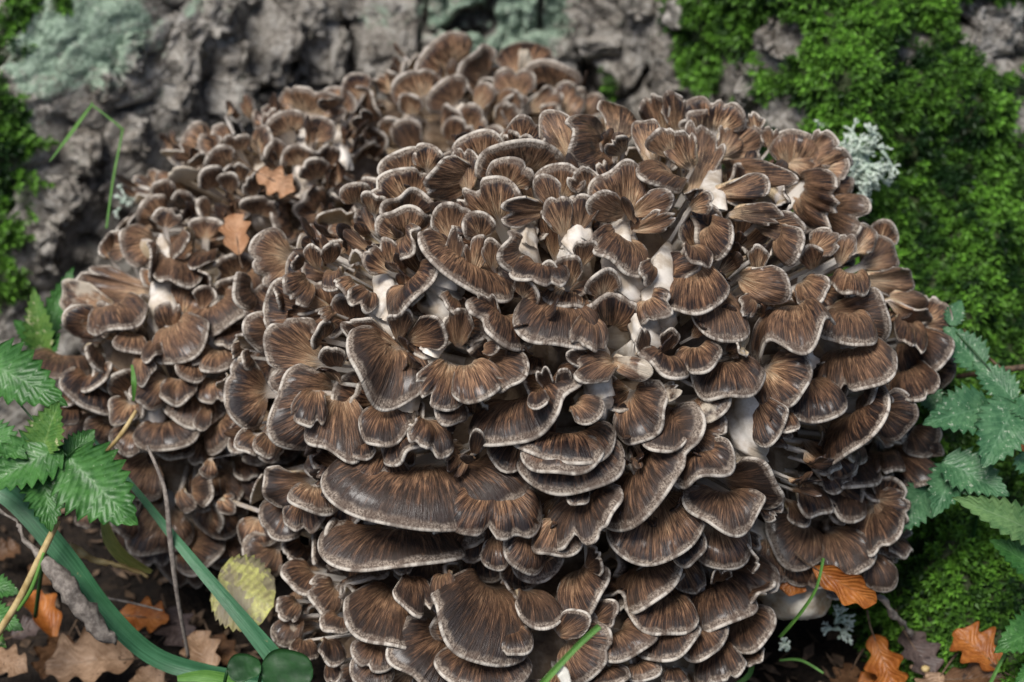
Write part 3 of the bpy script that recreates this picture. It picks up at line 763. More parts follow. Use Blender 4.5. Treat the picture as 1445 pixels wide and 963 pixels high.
def place_traced():
    for reg, x0, y0, rows in BLOCKS:
        for i, row in enumerate(rows):
            bu, bv, ru, rv, w = row[:5]
            pale = row[5] if len(row) > 5 else 0.0; pop = row[6] * 0.001 if len(row) > 6 else 0.0
            rs = np.random.default_rng(int(x0 * 7 + y0 * 13 + i * 101 + ord(reg)))
            bu, bv = ru + (bu - ru) * 1.18, rv + (bv - rv) * 1.18
            if reg in 'BL':
                an = rs.normal(0, 0.42 if reg == 'B' else 0.22); du, dv = ru - bu, rv - bv
                ru, rv = bu + du * math.cos(an) - dv * math.sin(an), bv + du * math.sin(an) + dv * math.cos(an)
                w *= rs.uniform(0.8, 1.3)
            b = (x0 + bu / 3, y0 + bv / 3); r = (x0 + ru / 3, y0 + rv / 3); w = w / 3 * 1.10
            if reg == 'F': E, cl = E_MAIN, FRONT
            elif reg == 'R': E, cl = E_RIGHT, FRONT
            elif reg == 'L': E, cl = E_LEFT, REAR
            else: E, cl = (E_TOP if r[0] > 520 else E_MID), REAR
            W = w / FPX * 1.0
            lenpx = math.hypot(b[0] - r[0], b[1] - r[1])
            big = min(1.0, W / 0.07)
            ins = float(np.clip(0.42 * lenpx / FPX + 0.22 * W, 0.012, 0.036))
            if reg == 'F' and r[1] > 690 and nearer(E_LOW, E_MAIN, r): E = E_LOW
            rimp = E.hit(*r, inset=-(0.001 + 0.005 * big + pop + rs.uniform(-.001, .001)))
            base = E.hit(*b, inset=ins - pop)
            dep = (rimp - CAM) @ FWD
            W = w / FPX * dep * 1.06
            face = nrm(CAM - rimp)
            down = r[1] > b[1]
            tone = float(np.clip(0.85 - (r[1] - 180) / 520, 0.12, 0.9)) if reg in 'FR' else float(np.clip(0.62 - (r[1] - 100) / 1600, 0.2, 0.7))
            if reg == 'B': tone = tone + rs.uniform(-0.25, 0.3)
            if reg in 'FR' and r[0] > 900 and r[1] < 560: tone = min(1, tone + 0.12)
            bulge = rs.uniform(0.04, 0.13) if down else rs.uniform(-0.12, 0.03)
            face = nrm(face + (0.34 if reg == 'B' else 0.22) * rs.normal(0, 1, 3))
            cl.add(base, rimp, W, face, E.c, rs, np.clip(tone + rs.normal(0, .1), 0, 1), bulge, pale, res=float(np.clip(0.55 + w / 180, 0.6, 1.25)))
place_traced()

def fill(cl, E, n, seed, smin, smax, parts, inset, upper=0.25):
    """smaller fronds packed between and behind the traced ones, all round the clump"""
    rs = np.random.default_rng(seed); k = 0
    while k < n:
        u = nrm(rs.normal(0, 1, 3))
        if u[2] < -0.55 or (u[1] > 0.5 and rs.random() < 0.75): continue
        p = E.surf(u, inset + rs.uniform(0, 0.006)); nv = nrm(u / E.r)
        if p[2] < 0.004: continue
        a = rs.uniform(0, 2 * math.pi)
        t1 = nrm(np.cross(nv, [0.2, 0.1, 0.97])); t2 = np.cross(nv, t1)
        tang = t1 * math.cos(a) + t2 * math.sin(a)
        dn = nrm(np.array([0, 0, -1.0]) + nv * nv[2])
        lower = smooth01(np.array(-nv[2]), -upper - 0.35, -upper)
        tang = nrm(tang * (1 - lower) + (dn + 0.45 * tang) * lower)
        s = rs.uniform(smin, smax)
        D = nrm(tang * rs.uniform(0.5, 0.9) + nv * rs.uniform(0.45, 0.95)) * s * rs.uniform(0.7, 1.0)
        face = nv + np.array([0, 0, 0.5]) - tang * 0.3
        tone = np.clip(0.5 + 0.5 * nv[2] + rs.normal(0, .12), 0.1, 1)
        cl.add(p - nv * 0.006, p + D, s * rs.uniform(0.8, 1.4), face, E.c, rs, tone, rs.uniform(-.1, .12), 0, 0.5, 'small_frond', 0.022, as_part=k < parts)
        k += 1
fill(FRONT, E_MAIN, 330, 21, 0.013, 0.032, 150, 0.027)
fill(FRONT, E_LOW, 90, 26, 0.013, 0.028, 60, 0.022)
fill(FRONT, E_RIGHT, 45, 22, 0.010, 0.02, 30, 0.016)
fill(REAR, E_TOP, 60, 23, 0.014, 0.028, 60, 0.020)
fill(REAR, E_MID, 80, 24, 0.014, 0.030, 80, 0.021)
fill(REAR, E_LEFT, 110, 25, 0.014, 0.030, 90, 0.020)

def horns(cl, E, n, seed, parts):
    """little upright dark-tipped lobes in the hearts of the rosettes"""
    rs = np.random.default_rng(seed); k = 0
    while k < n:
        u = nrm(rs.normal(0, 1, 3) + [0, -0.3, 0.5])
        if u[2] < 0.05 or u[1] > 0.55: continue
        p = E.surf(u, 0.020); nv = nrm(u / E.r)
        for j in range(rs.integers(2, 5)):
            q = p + rs.normal(0, 0.004, 3)
            D = nrm(nv + rs.normal(0, 0.42, 3) + [0, 0, 0.3]) * rs.uniform(0.010, 0.020)
            cl.add(q, q + D, rs.uniform(0.0045, 0.010), nrm(rs.normal(0, 1, 3) + [0, -1, 0.6]), E.c, rs, rs.uniform(0.1, 0.8), rs.uniform(-.1, .1), 0, 0.4, 'lobe', 0.012, as_part=k < parts)
            k += 1
horns(FRONT, E_MAIN, 190, 31, 190)
horns(REAR, E_TOP, 70, 32, 70)
horns(REAR, E_MID, 80, 33, 80)
FRONT.flush('inner_fronds'); REAR.flush('inner_fronds')

STALK = plain_material('pale_stalk_flesh', (0.46, 0.38, 0.29), (0.74, 0.69, 0.62), 70, 0.5, 0.4)
def stalks(root, E, spots, seed):
    rs = np.random.default_rng(seed)
    for px, py, w, lean in spots:
        top = E.hit(px + lean * 1.6, py - w * 1.7, 0.036); mid = E.hit(px + lean * 0.5, py - w * 0.4, 0.022); low = E.hit(px, py + w * 0.5, 0.028); deep = E.c * 0.5 + low * 0.5
        P = spline([top, mid, low, deep], 15)
        r = w / FPX * 0.5
        R_ = r * np.interp(np.linspace(0, 1, 15), [0, .2, .4, .7, 1], [0.06, 0.70, 0.85, 0.95, 1.3])
        V, F = tube(P, R_, 22)
        wv = np.tile(np.arange(22), 15) * 2 * math.pi / 22; ax = np.repeat(P, 22, 0)
        V[:330] = ax + (V[:330] - ax) * (1 + 0.10 * np.sin(5 * wv + rs.uniform(0, 6)) + 0.07 * np.sin(8 * wv + rs.uniform(0, 6)))[:, None]
        V = V + 0.0018 * np.stack([fbm(V * 90, 2, 3), fbm(V * 90, 2, 4), 0 * V[:, 0]], -1)
        part('stalk', V, F, STALK, root)
stalks(root_front, E_MAIN, [(628, 405, 66, 8), (878, 395, 60, -4), (925, 425, 50, 10), (742, 350, 38, 0), (815, 345, 46, 4), (912, 470, 44, -10), (612, 495, 36, 4), (1045, 610, 58, 14), (545, 445, 48, 0), (575, 565, 44, 0), (845, 550, 44, 0), (1000, 290, 40, 6), (1120, 495, 44, 0)], 5)
stalks(root_rear, E_LEFT, [(236, 425, 56, -4), (300, 475, 50, 4), (215, 600, 44, 6)], 6)
stalks(root_rear, E_MID, [(430, 250, 44, 0), (370, 285, 40, 0), (480, 230, 38, 0)], 7)
stalks(root_rear, E_TOP, [(650, 170, 36, 0), (580, 195, 38, 0)], 8)

def cores():
    import bmesh
    bm = bmesh.new(); bmesh.ops.create_icosphere(bm, subdivisions=5, radius=1.0)
    S = np.array([v.co[:] for v in bm.verts]); F = [tuple(v.index for v in f.verts) for f in bm.faces]; bm.free()
    for root, E, ins in ((root_front, E_MAIN, 0.056), (root_front, E_LOW, 0.045), (root_front, E_RIGHT, 0.030), (root_rear, E_TOP, 0.036), (root_rear, E_MID, 0.040), (root_rear, E_LEFT, 0.042)):
        d = 0.016 * fbm(S * 7 + E.c, 3, 61) + 0.007 * fbm(S * 17 + E.c, 2, 62)
        V = E.c + S * (E.r - ins) + S * d[:, None]
        V[:, 2] = np.maximum(V[:, 2], -0.03)
        part('core', V, F, CORE, root)
cores()

# ------------------------------------------------------------------ leaves, stalks and litter
def blade(base, tip, width, normal, kind, rs, curl=0.0, bend=0.0, thick=0.0004, rows=None):
    """leaf blade between two world points; returns verts, faces, blade attribute"""
    base, tip = np.asarray(base, float), np.asarray(tip, float)
    D = tip - base; L = np.linalg.norm(D); y = D / L
    n = np.asarray(normal, float); n = nrm(n - (n @ y) * y); x = np.cross(y, n)
    nt = rows or 49; nu = 11
    t = np.linspace(0, 1, nt)
    if kind == 'oak':
        env = np.sin(np.pi * np.clip(t, 0, 1) ** 0.75) ** 0.65 * (0.55 + 0.6 * t) * (1 - 0.15 * t)
        lob = 3.1 + rs.uniform(-.35, .35); off = rs.uniform(0.2, 0.7)
        wl = env * (0.84 + 0.21 * np.cos(2 * np.pi * (lob * t + off)) + 0.05 * np.sin(19 * t + off))
        wr = env * (0.84 + 0.21 * np.cos(2 * np.pi * (lob * t + off + rs.uniform(-.12, .12))) + 0.05 * np.sin(17 * t + 2 * off))
    elif kind == 'nettle':
        env = np.clip(np.sin(np.pi * t ** 0.62), 0, 1) ** 0.85 * (1 - 0.25 * t)
        k = 9; saw = (t * k) % 1.0
        teeth = 1 + 0.38 * (saw - 0.5) * (t > 0.03)
        wl = env * teeth; wr = env * (1 + 0.38 * (((t * k + 0.4) % 1.0) - 0.5) * (t > 0.03))
    elif kind == 'kidney':
        env = np.sqrt(np.clip(1 - (2 * t - 0.96) ** 2, 0.0, 1)) ** 0.8
        saw = (t * 9) % 1.0
        wl = env * (1 + 0.14 * (saw - 0.5)); wr = env * (1 + 0.14 * (((t * 9 + .5) % 1) - 0.5))
    else:
        wl = np.sqrt(np.clip(1 - (2 * t - 1) ** 2, 0, 1)) * (1 + 0.10 * np.sin(5 * t + 1)); wr = np.sqrt(np.clip(1 - (2 * t - 1) ** 2, 0, 1)) * (0.9 + 0.12 * np.sin(7 * t))
    u = np.linspace(-1, 1, nu)
    hw = np.where(u[None] < 0, wl[:, None], wr[:, None]) * width / 2
    sweep = 0.10 * np.abs(u)[None] * L * (kind in ('nettle', 'oak')) * np.sin(np.pi * t)[:, None]
    yy = t[:, None] * L + sweep * 0.6
    xx = u[None] * hw
    z = curl * np.abs(xx) ** 1.6 / (width / 2) ** 0.6 + bend * L * 4 * (t * (1 - t))[:, None] * 0.5 + 0 * xx
    q = np.stack([xx / width * 3, yy / L * 4 + rs.uniform(0, 50), 0 * xx], -1)
    z = z + 0.035 * width * fbm(q, 3, int(rs.integers(1e6)))
    if kind == 'nettle':
        ph = (t[:, None] * 9 - np.abs(u)[None] * 2.6) % 1
        z = z + 0.010 * width * (0.5 - np.abs(ph - 0.5)) * 2 * np.abs(u)[None] ** 0.5
    z = z + (np.abs(u)[None] ** 1) * 0.05 * width
    P = base + xx[..., None] * x + yy[..., None] * y + z[..., None] * n
    B = P - n * thick
    at_ = np.stack([np.broadcast_to(u[None], (nt, nu)), np.broadcast_to(t[:, None], (nt, nu)), np.full((nt, nu), width)], -1)
    F = np.concatenate([grid_faces(nt, nu), grid_faces(nt, nu, nt * nu, True)])
    a = np.arange(nt * nu).reshape(nt, nu); k2 = nt * nu
    ex = [(a[i, 0], a[i + 1, 0], a[i + 1, 0] + k2, a[i, 0] + k2) for i in range(nt - 1)] + [(a[i + 1, -1], a[i, -1], a[i, -1] + k2, a[i + 1, -1] + k2) for i in range(nt - 1)]
    F = np.concatenate([F, np.array(ex)])
    A = np.concatenate([at_.reshape(-1, 3)] * 2)
    return np.concatenate([P.reshape(-1, 3), B.reshape(-1, 3)]), F, A

TOCAM = nrm(-FWD)
def rest(p, z):
    g = (on_ground(*p, z) - CAM) @ FWD; k = (trunk_point(*p) - CAM) @ FWD - 0.030
    return at(*p, min(g, k))
def oak_leaf(label, b, t, width, mat, seed, nvec=(0, -0.3, 1), curl=0.3, bend=0.1, depth=None, z=0.012, z2=None, group='fallen oak leaves', petiole=True, kind='oak', name='oak_leaf', cat='leaf'):
    rs = np.random.default_rng(seed)
    if depth is None: B, T = rest(b, z), rest(t, z if z2 is None else z2)
    else: B, T = at(*b, depth[0]), at(*t, depth[1])
    W = width * 1.25 / FPX * ((B - CAM) @ FWD)
    root = thing(name, label, cat, B, group)
    v, f, a = blade(B, T, W, nvec, kind, rs, curl, bend)
    part('blade', v, f, mat, root, {'blade': ('FLOAT_VECTOR', a)}, origin=B)
    if petiole:
        d = nrm(B - T); L = np.linalg.norm(T - B)
        pts = spline([T * 0.55 + B * 0.45 + np.array(nrm(nvec)) * (-0.0006 + bend * L * .45), B + np.array(nrm(nvec)) * 0.0002, B + d * 0.006 + [0, 0, 0.001], B + d * 0.013 + [0.001, 0, 0.003]], 9)
        vv, ff = tube(pts, np.linspace(0.0004, 0.0008, 9), 5); part('stalk', vv, ff, TWIG, root)
    return root

oak_leaf('peach coloured lobed oak leaf lying on the rear mushroom clump near its top', (362, 243), (416, 270), 46, OAK_PEACH, 1, (0.1, -0.8, 0.6), .3, .05, (1.085, 1.085))
oak_leaf('orange tan oak leaf stuck upright in the rear mushroom clump', (338, 362), (330, 304), 50, OAK_PEACH, 2, (0.1, -0.9, 0.3), .35, .08, (1.055, 1.075))
oak_leaf('orange curled oak leaf beside the straw stalk on dark soil', (78, 905), (40, 838), 52, OAK_ORANGE, 3, (0.5, -0.5, 0.8), .8, .2, z=.012, z2=.022)
oak_leaf('flat orange oak leaf tip between the two green strap leaves', (168, 868), (240, 876), 56, OAK_ORANGE, 4, (0.1, -0.5, 1), .2, .08, z=.012, z2=.016)
oak_leaf('largest tan oak leaf, spread below the withered stalk and broad strap leaf', (190, 930), (62, 945), 86, OAK_TAN, 5, (0, -0.45, 1), .5, .15, z=.016, z2=.016)
oak_leaf('pale brown lobed oak leaf beside the broad strap leaf and the grey stem', (296, 960), (276, 892), 62, OAK_TAN, 6, (0.1, -0.6, 1), .3, .1, z=.012, z2=.02)
oak_leaf('light grey tan oak leaf partly under the broad strap leaf', (236, 985), (196, 945), 56, OAK_TAN, 7, (0, -0.4, 1), .3, .1, z=.01)
oak_leaf('dull mauve oak leaf on soil beneath the lowest rear fronds', (236, 862), (262, 915), 60, OAK_MAUVE, 8, (0, -0.4, 1), .2, .1, z=.010)
oak_leaf('dark brown oak leaf lying behind the orange curled leaf', (96, 900), (60, 962), 56, OAK_BROWN, 9, (0, -0.3, 1), .4, .1, z=.010)
oak_leaf('small brown oak leaf under the nettle on the black soil', (-10, 790), (28, 772), 44, OAK_BROWN, 10, (0, -0.3, 1), .4, .1, z=.010)
oak_leaf('orange oak leaf folded over the white stem base', (1146, 800), (1236, 850), 50, OAK_ORANGE, 11, (-0.1, -0.85, 0.6), .5, .12, (0.975, 0.975))
oak_leaf('brown orange oak leaf draped across the white stem base', (1128, 770), (1112, 842), 62, OAK_ORANGE, 12, (0, -0.9, 0.5), -.4, .1, (0.992, 0.985))
oak_leaf('narrow orange brown oak leaf standing beside the mauve leaf', (1232, 895), (1268, 985), 56, OAK_ORANGE, 13, (-0.3, -0.6, 0.7), .6, .05, z=.035, z2=.012)
galled = oak_leaf('mauve grey oak leaf with two round galls on its surface', (1275, 890), (1316, 960), 62, OAK_MAUVE, 14, (0.1, -0.5, 0.9), .25, .1, z=.028, z2=.012)
oak_leaf('rusty orange oak leaf lying at the foot of the mossy root', (1412, 945), (1346, 893), 74, OAK_ORANGE, 15, (0, -0.5, 0.9), .3, .12, z=.014, z2=.030)
oak_leaf('small orange oak leaf scrap on soil near the mauve leaf', (1210, 965), (1248, 950), 34, OAK_ORANGE, 16, (0, -0.5, 0.9), .3, .12, z=.012)
oak_leaf('orange leaf scrap caught behind the right nettle leaves', (1445, 640), (1436, 575), 48, OAK_ORANGE, 17, (-0.2, -0.8, 0.6), .3, .12, (1.03, 1.05))
oak_leaf('dark damp oak leaf lying along the edge of the soil by the root', (1330, 960), (1420, 958), 46, OAK_BROWN, 18, (0, -0.4, 1), .3, .12, z=.010)
oak_leaf('wet brown oak leaf on soil left of the dry twig', (110, 830), (40, 800), 46, OAK_BROWN, 19, (0, -0.4, 1), .3, .12, z=.008)
oak_leaf('small dark brown oak leaf half hidden below the withered stalk', (120, 905), (150, 940), 44, OAK_BROWN, 51, (0, -0.4, 1), .3, .1, z=.014)
oak_leaf('tan oak leaf with curled edges at the foot of the straw stalk', (-15, 925), (40, 950), 50, OAK_TAN, 52, (0, -0.4, 1), .5, .1, z=.014)
oak_leaf('dull mauve oak leaf between the straw stalk and the broad strap leaf', (15, 900), (60, 880), 40, OAK_MAUVE, 53, (0, -0.4, 1), .3, .1, z=.010)
oak_leaf('brown oak leaf on soil beside the grey dry stem foot', (300, 900), (330, 940), 44, OAK_BROWN, 54, (0, -0.4, 1), .3, .1, z=.008)
oak_leaf('rust brown oak leaf beneath the narrow orange brown leaf', (1205, 940), (1180, 985), 46, OAK_BROWN, 55, (0, -0.4, 1), .3, .1, z=.010)
oak_leaf('tan oak leaf lying partly under the rusty orange leaf', (1330, 950), (1300, 990), 50, OAK_TAN, 56, (0, -0.4, 1), .3, .1, z=.012)
oak_leaf('yellow round toothed leaf with a buff patch resting on the lowest fronds', (308, 818), (388, 856), 84, YELLOW, 20, (0.1, -0.85, 0.55), .15, .05, (0.985, 0.975), group=None, kind='kidney', name='yellow_leaf', petiole=False)

for (px, py, r, lab) in ((345, 940, 24, 'round glossy dark green leaf smaller of the two by the thin strap leaf'), (406, 945, 37, 'round glossy dark green leaf larger of the two at the strap leaf foot')):
    B, T = at(px - r, py + 6, 0.938), at(px + r, py, 0.935)
    root = thing('round_leaf', lab, 'leaf', B, 'round green leaves')
    v, f, a = blade(B, T, 1.75 * r / FPX * 0.965, (0, -0.8, 0.6), 'round', np.random.default_rng(px), -0.12, 0.06)
    part('blade', v, f, ROUNDLEAF, root, {'blade': ('FLOAT_VECTOR', a)}, origin=B)
    vv, ff = tube(spline([B, B + [-0.004, 0, -0.02], B + [-0.004, 0.01, -0.06]], 7), np.linspace(.001, .0012, 7), 5); part('stalk', vv, ff, ROUNDLEAF, root)

def nettle(label, leaves, stem, seed, group='nettles'):
    rs = np.random.default_rng(seed)
    sp = np.array([at(x, y, d) for x, y, d in stem])
    root = thing('nettle', label, 'nettle', sp[-1], group)
    pts = spline(sp, 16); v, f = tube(pts, np.linspace(0.0009, 0.0014, 16), 6); part('stem', v, f, ROUNDLEAF, root)
    for (b, t, w, d0, d1, mat, curl) in leaves:
        B, T = at(*b, d0), at(*t, d1)
        W = w * 1.0 / FPX * d0
        n = nrm(TOCAM * 0.8 + np.array([0, 0, 0.5]) + 0.15 * rs.normal(0, 1, 3))
        v, f, a = blade(B, T, W, n, 'nettle', rs, curl, rs.uniform(0.05, 0.18), rows=78)
        leaf = part('leaf', v, f, mat, root, {'blade': ('FLOAT_VECTOR', a)}, origin=B)
        k = np.argmin(np.linalg.norm(pts - B, axis=1))
        if np.linalg.norm(pts[k] - B) > 0.002:
            vv, ff = tube(spline([pts[k], (pts[k] + B) / 2 + [0, 0, 0.002], B], 6), np.full(6, 0.0006), 5); part('leaf_stalk', vv, ff, ROUNDLEAF, leaf)

nettle('toothed green nettle with insect holes growing in front of the rear clump', [
    ((-30, 505), (98, 575), 88, .98, .965, NETTLE, .2), ((96, 645), (196, 742), 112, .96, .95, NETTLE, .15), ((60, 650), (72, 752), 70, .962, .95, NETTLE, .2), ((88, 630), (-30, 690), 88, .963, .95, NETTLE, .15),
    ((60, 638), (84, 566), 62, .962, .96, NETTLE_SICK, .3), ((92, 650), (134, 606), 44, .963, .97, NETTLE, .1), ((-30, 610), (40, 650), 60, .97, .955, NETTLE, .1)],
    [(85, 640, .963), (80, 720, .972), (60, 800, 1.0), (50, 870, 1.04)], 41)
nettle('small nettle shoot between the rear clump and the mossy bark', [
    ((62, 500), (48, 405), 42, 1.08, 1.075, NETTLE_SICK, .3), ((66, 480), (105, 376), 36, 1.09, 1.10, NETTLE, .3), ((60, 490), (18, 452), 36, 1.085, 1.08, NETTLE, .2), ((60, 508), (86, 470), 40, 1.08, 1.08, NETTLE, .2), ((58, 505), (34, 520), 40, 1.08, 1.07, NETTLE, .2)],
    [(62, 495, 1.085), (66, 560, 1.10), (70, 640, 1.13)], 42)
nettle('nettle seedling showing toothed tips above the brown leaf litter', [
    ((-25, 825), (30, 838), 40, .985, .98, NETTLE, .2), ((-20, 860), (34, 890), 40, .98, .975, NETTLE, .2), ((-25, 880), (10, 915), 32, .98, .97, NETTLE_SICK, .2)],
    [(-25, 850, .985), (-30, 900, 1.0), (-30, 960, 1.03)], 43)
nettle('spreading nettle with white speckled leaves in front of the mossy root', [
    ((1395, 575), (1300, 600), 76, .985, .97, NETTLE_BLUE, .15), ((1432, 570), (1384, 664), 84, .98, .96, NETTLE_BLUE, .12), ((1432, 566), (1372, 512), 52, .985, 1.0, NETTLE_BLUE, .15), ((1385, 520), (1330, 462), 60, 1.0, 1.01, NETTLE_BLUE, .15),
    ((1340, 460), (1356, 424), 30, 1.01, 1.02, NETTLE_BLUE, .1), ((1330, 650), (1424, 702), 72, .985, .97, NETTLE_BLUE, .15), ((1350, 655), (1316, 732), 60, .99, .975, NETTLE_BLUE, .15), ((1310, 690), (1248, 758), 58, 1.0, .985, NETTLE_BLUE, .15),
    ((1305, 552), (1330, 590), 40, 1.0, .99, NETTLE_BLUE, .15), ((1440, 560), (1470, 600), 60, .985, .97, NETTLE_BLUE, .1), ((1390, 665), (1380, 640), 44, .99, .985, NETTLE_BLUE, .1), ((1440, 640), (1480, 690), 70, .98, .97, NETTLE_BLUE, .1)],
    [(1432, 568, .985), (1420, 620, .99), (1390, 680, 1.01), (1370, 780, 1.05), (1365, 860, 1.06)], 44)
nettle('pale green nettle tips reaching in over dark moss', [
    ((1470, 758), (1342, 702), 56, .94, .93, NETTLE_PALE, .3), ((1475, 815), (1394, 762), 54, .945, .94, NETTLE, .3)],
    [(1470, 760, .94), (1490, 840, .96), (1500, 940, 1.0)], 45)
nettle('low nettle leaf beside the rusty oak leaf', [
    ((1480, 880), (1402, 922), 62, .97, .96, NETTLE, .2), ((1475, 935), (1430, 968), 40, .97, .965, NETTLE, .2)],
    [(1478, 890, .97), (1480, 960, 1.0)], 46)

def strap(name, label, cat, pts, widths, mat, group=None, fold=0.25, n=40, parent=None, seed=0):
    P = spline([at(x, y, d) for x, y, d in pts], n); W = np.interp(np.linspace(0, 1, n), np.linspace(0, 1, len(widths)), widths) / FPX * 0.97
    tg = np.gradient(P, axis=0)
    V = []
    us = np.linspace(-1, 1, 9)
    for i in range(n):
        t = nrm(tg[i]); x = nrm(np.cross(t, TOCAM)); nn = np.cross(x, t); nn = nn * np.sign(nn @ TOCAM)
        for u in us: V.append(P[i] + x * u * W[i] / 2 + nn * (abs(u) - 1) * fold * W[i] / 2)
        
    V = np.array(V); k = len(V); nu = len(us)
    Bv = V - TOCAM * 0.0005
    a = np.arange(k).reshape(n, nu)
    edge = np.concatenate([a[:, 0], a[-1, 1:-1], a[::-1, -1], a[0, -2:0:-1]])
    ne = len(edge); eo = 2 * k
    VV = np.concatenate([V, Bv, V[edge], Bv[edge]])
    q = np.arange(ne); q2 = (q + 1) % ne
    F = np.concatenate([grid_faces(n, nu), grid_faces(n, nu, k, True), np.stack([q + eo, q2 + eo, q2 + eo + ne, q + eo + ne], -1)])
    bl = np.stack([np.tile(us, n), np.repeat(np.linspace(0, 1, n), nu), np.zeros(k)], -1)
    bl = np.concatenate([bl, bl, bl[edge], bl[edge]])
    root = thing(name, label, cat, P[0], group)
    part('blade', VV, F, mat, root, {'blade': ('FLOAT_VECTOR', bl)}, origin=P[0])
    return root

strap('strap_leaf', 'broad green strap leaf arching from the nettle down over leaf litter', 'leaf', [(-40, 672, .975), (20, 705, .972), (90, 785, .97), (150, 865, .975), (215, 925, .985), (290, 950, .985), (400, 968, .975)], [30, 33, 32, 30, 28, 26, 22], STRAP, fold=.30)
strap('strap_leaf', 'thin straight green strap leaf slanting across the rear clump to round leaf', 'leaf', [(130, 618, 1.005), (190, 690, .985), (260, 777, .965), (330, 860, .95), (388, 930, .945)], [4, 9, 15, 20, 28], STRAP, fold=.25)
strap('strap_leaf', 'short bright green leaf tip lying over the broad strap leaf end', 'leaf', [(250, 958, .955), (290, 955, .953), (340, 966, .955)], [8, 18, 22], GRASS, fold=.2)
strap('withered_leaf', 'yellow green dying folded leaf sticking up from soil by rear fronds', 'leaf', [(145, 722, 1.0), (155, 762, 1.005), (178, 790, 1.015), (214, 808, 1.03)], [6, 20, 20, 6], DYING, fold=.5)
strap('grass_shoot', 'thin kinked grass blade rising in front of the grey bark', 'grass', [(150, 322, 1.10), (160, 250, 1.11), (172, 188, 1.12), (170, 180, 1.12), (132, 150, 1.12), (128, 150, 1.12), (100, 188, 1.11), (70, 228, 1.10)], [3.5, 3.5, 3.5, 3.5, 3, 4, 6.5, 1.5], GRASS, n=60)
strap('grass_shoot', 'cut green grass blade poking up before the lowest front fronds', 'grass', [(846, 884, .80), (815, 912, .80), (770, 960, .80), (740, 995, .81)], [7, 7, 8, 8], GRASS, fold=.5)
strap('grass_shoot', 'bleached white grass scrap beside the cut green blade', 'grass', [(782, 944, .803), (794, 950, .80), (802, 975, .80)], [10, 14, 8], WHITE, fold=.3)
strap('grass_shoot', 'fine dark green grass blade hanging past the white stem base', 'grass', [(1162, 788, .96), (1152, 830, .962), (1130, 865, .97), (1100, 900, .985)], [4, 4, 5, 5], GRASS, fold=.4)
strap('grass_shoot', 'small green grass blade wedged among the rear fronds', 'grass', [(186, 515, 1.0), (189, 540, .995), (188, 566, 1.0)], [3, 8, 3], GRASS)
strap('grass_shoot', 'curved grass blade on the dark soil near pale lichen', 'grass', [(1100, 932, 1.02), (1130, 932, 1.02), (1162, 950, 1.015)], [3, 4, 3], GRASS)
strap('grass_shoot', 'green grass blade crossing the soil under the rightmost low fronds', 'grass', [(1062, 938, .99), (1055, 955, .985), (1030, 972, .98)], [7, 8, 5], GRASS)
strap('grass_shoot', 'grass blade slanting over the rusty oak leaf', 'grass', [(1445, 880, .975), (1420, 920, .97), (1395, 970, .97)], [4, 5, 5], GRASS)

def stalk(name, label, cat, pts, radii, mat, group=None, n=24, wob=0.0, seed=0):
    rs = np.random.default_rng(seed)
    P = spline([at(x, y, d) for x, y, d in pts], n); R = np.interp(np.linspace(0, 1, n), np.linspace(0, 1, len(radii)), radii) / FPX
    if wob: P = P + np.stack([np.convolve(rs.normal(0, wob * 2, n + 4), np.ones(5) / 5, 'valid') for _ in range(3)], -1); R = R * (1 + 0.35 * np.convolve(rs.normal(0, 1, n + 6), np.ones(7) / 7, 'valid')).clip(0.6, 1.4)
    v, f = tube(P, R, 12)
    if wob: v = v + (0.0016 * np.stack([fbm(v * [260, 260, 160], 3, 5), fbm(v * [260, 260, 160], 3, 6), fbm(v * 200, 3, 7)], -1)) * min(1.0, wob / 0.0007)
    me = mesh_np(name, v - P[0], f, mat)
    return tag(link(name, me, None, P[0]), label, cat, group)
stalk('straw_stalk', 'thick yellow straw stalk leaning under the holed nettle', 'stalk', [(82, 735, .955), (55, 790, .955), (25, 850, .96), (-10, 905, .965)], [4, 5, 5, 5], STRAW)
stalk('straw_stalk', 'short yellow straw poking from the rear fronds', 'stalk', [(192, 580, .985), (172, 612, .98), (148, 640, .985)], [2.5, 3.5, 2], STRAW)
stalk('green_stalk', 'slim green stem running beside the yellow straw stalk', 'grass', [(62, 780, .953), (45, 830, .955), (25, 862, .96)], [2, 3, 2], GRASS)
stalk('withered_stalk', 'shrivelled grey brown stalk draped along the broad strap leaf', 'stalk', [(-10, 712, .965), (22, 735, .962), (45, 772, .958), (80, 810, .955), (110, 855, .958), (150, 895, .965), (165, 905, .97)], [2.5, 3, 4, 11, 12, 9, 4], GREYSTEM, wob=0.0007, n=44, seed=3)
stalk('twig', 'pale brown dry twig on soil below the rear fronds', 'twig', [(98, 770, 1.0), (125, 788, 1.005), (165, 800, 1.01), (208, 813, 1.02)], [5, 4.5, 4, 2.5], STRAW, wob=.0005)
stalk('dry_stem', 'thin grey dry stem hanging down in front of the rear fronds', 'stem', [(208, 630, .975), (232, 690, .965), (240, 760, .965), (250, 840, .975), (266, 928, 1.0)], [2, 3, 4, 3, 2.5], GREYSTEM, n=40)
stalk('twig', 'thin grey twig lying on soil by the flat orange oak leaf', 'twig', [(140, 842, 1.03), (190, 852, 1.03), (230, 862, 1.03)], [1.8, 1.8, 1.2], GREYSTEM)
stalk('twig', 'brown twig lying over moss by the speckled nettle', 'twig', [(1470, 515, 1.02), (1410, 523, 1.03), (1350, 532, 1.05)], [4, 5, 3], TWIG)
stalk('twig', 'slender reddish stem rising from the nettle over green moss', 'twig', [(1412, 520, 1.0), (1385, 495, 1.02), (1360, 465, 1.04)], [2.2, 2, 1.5], TWIG)
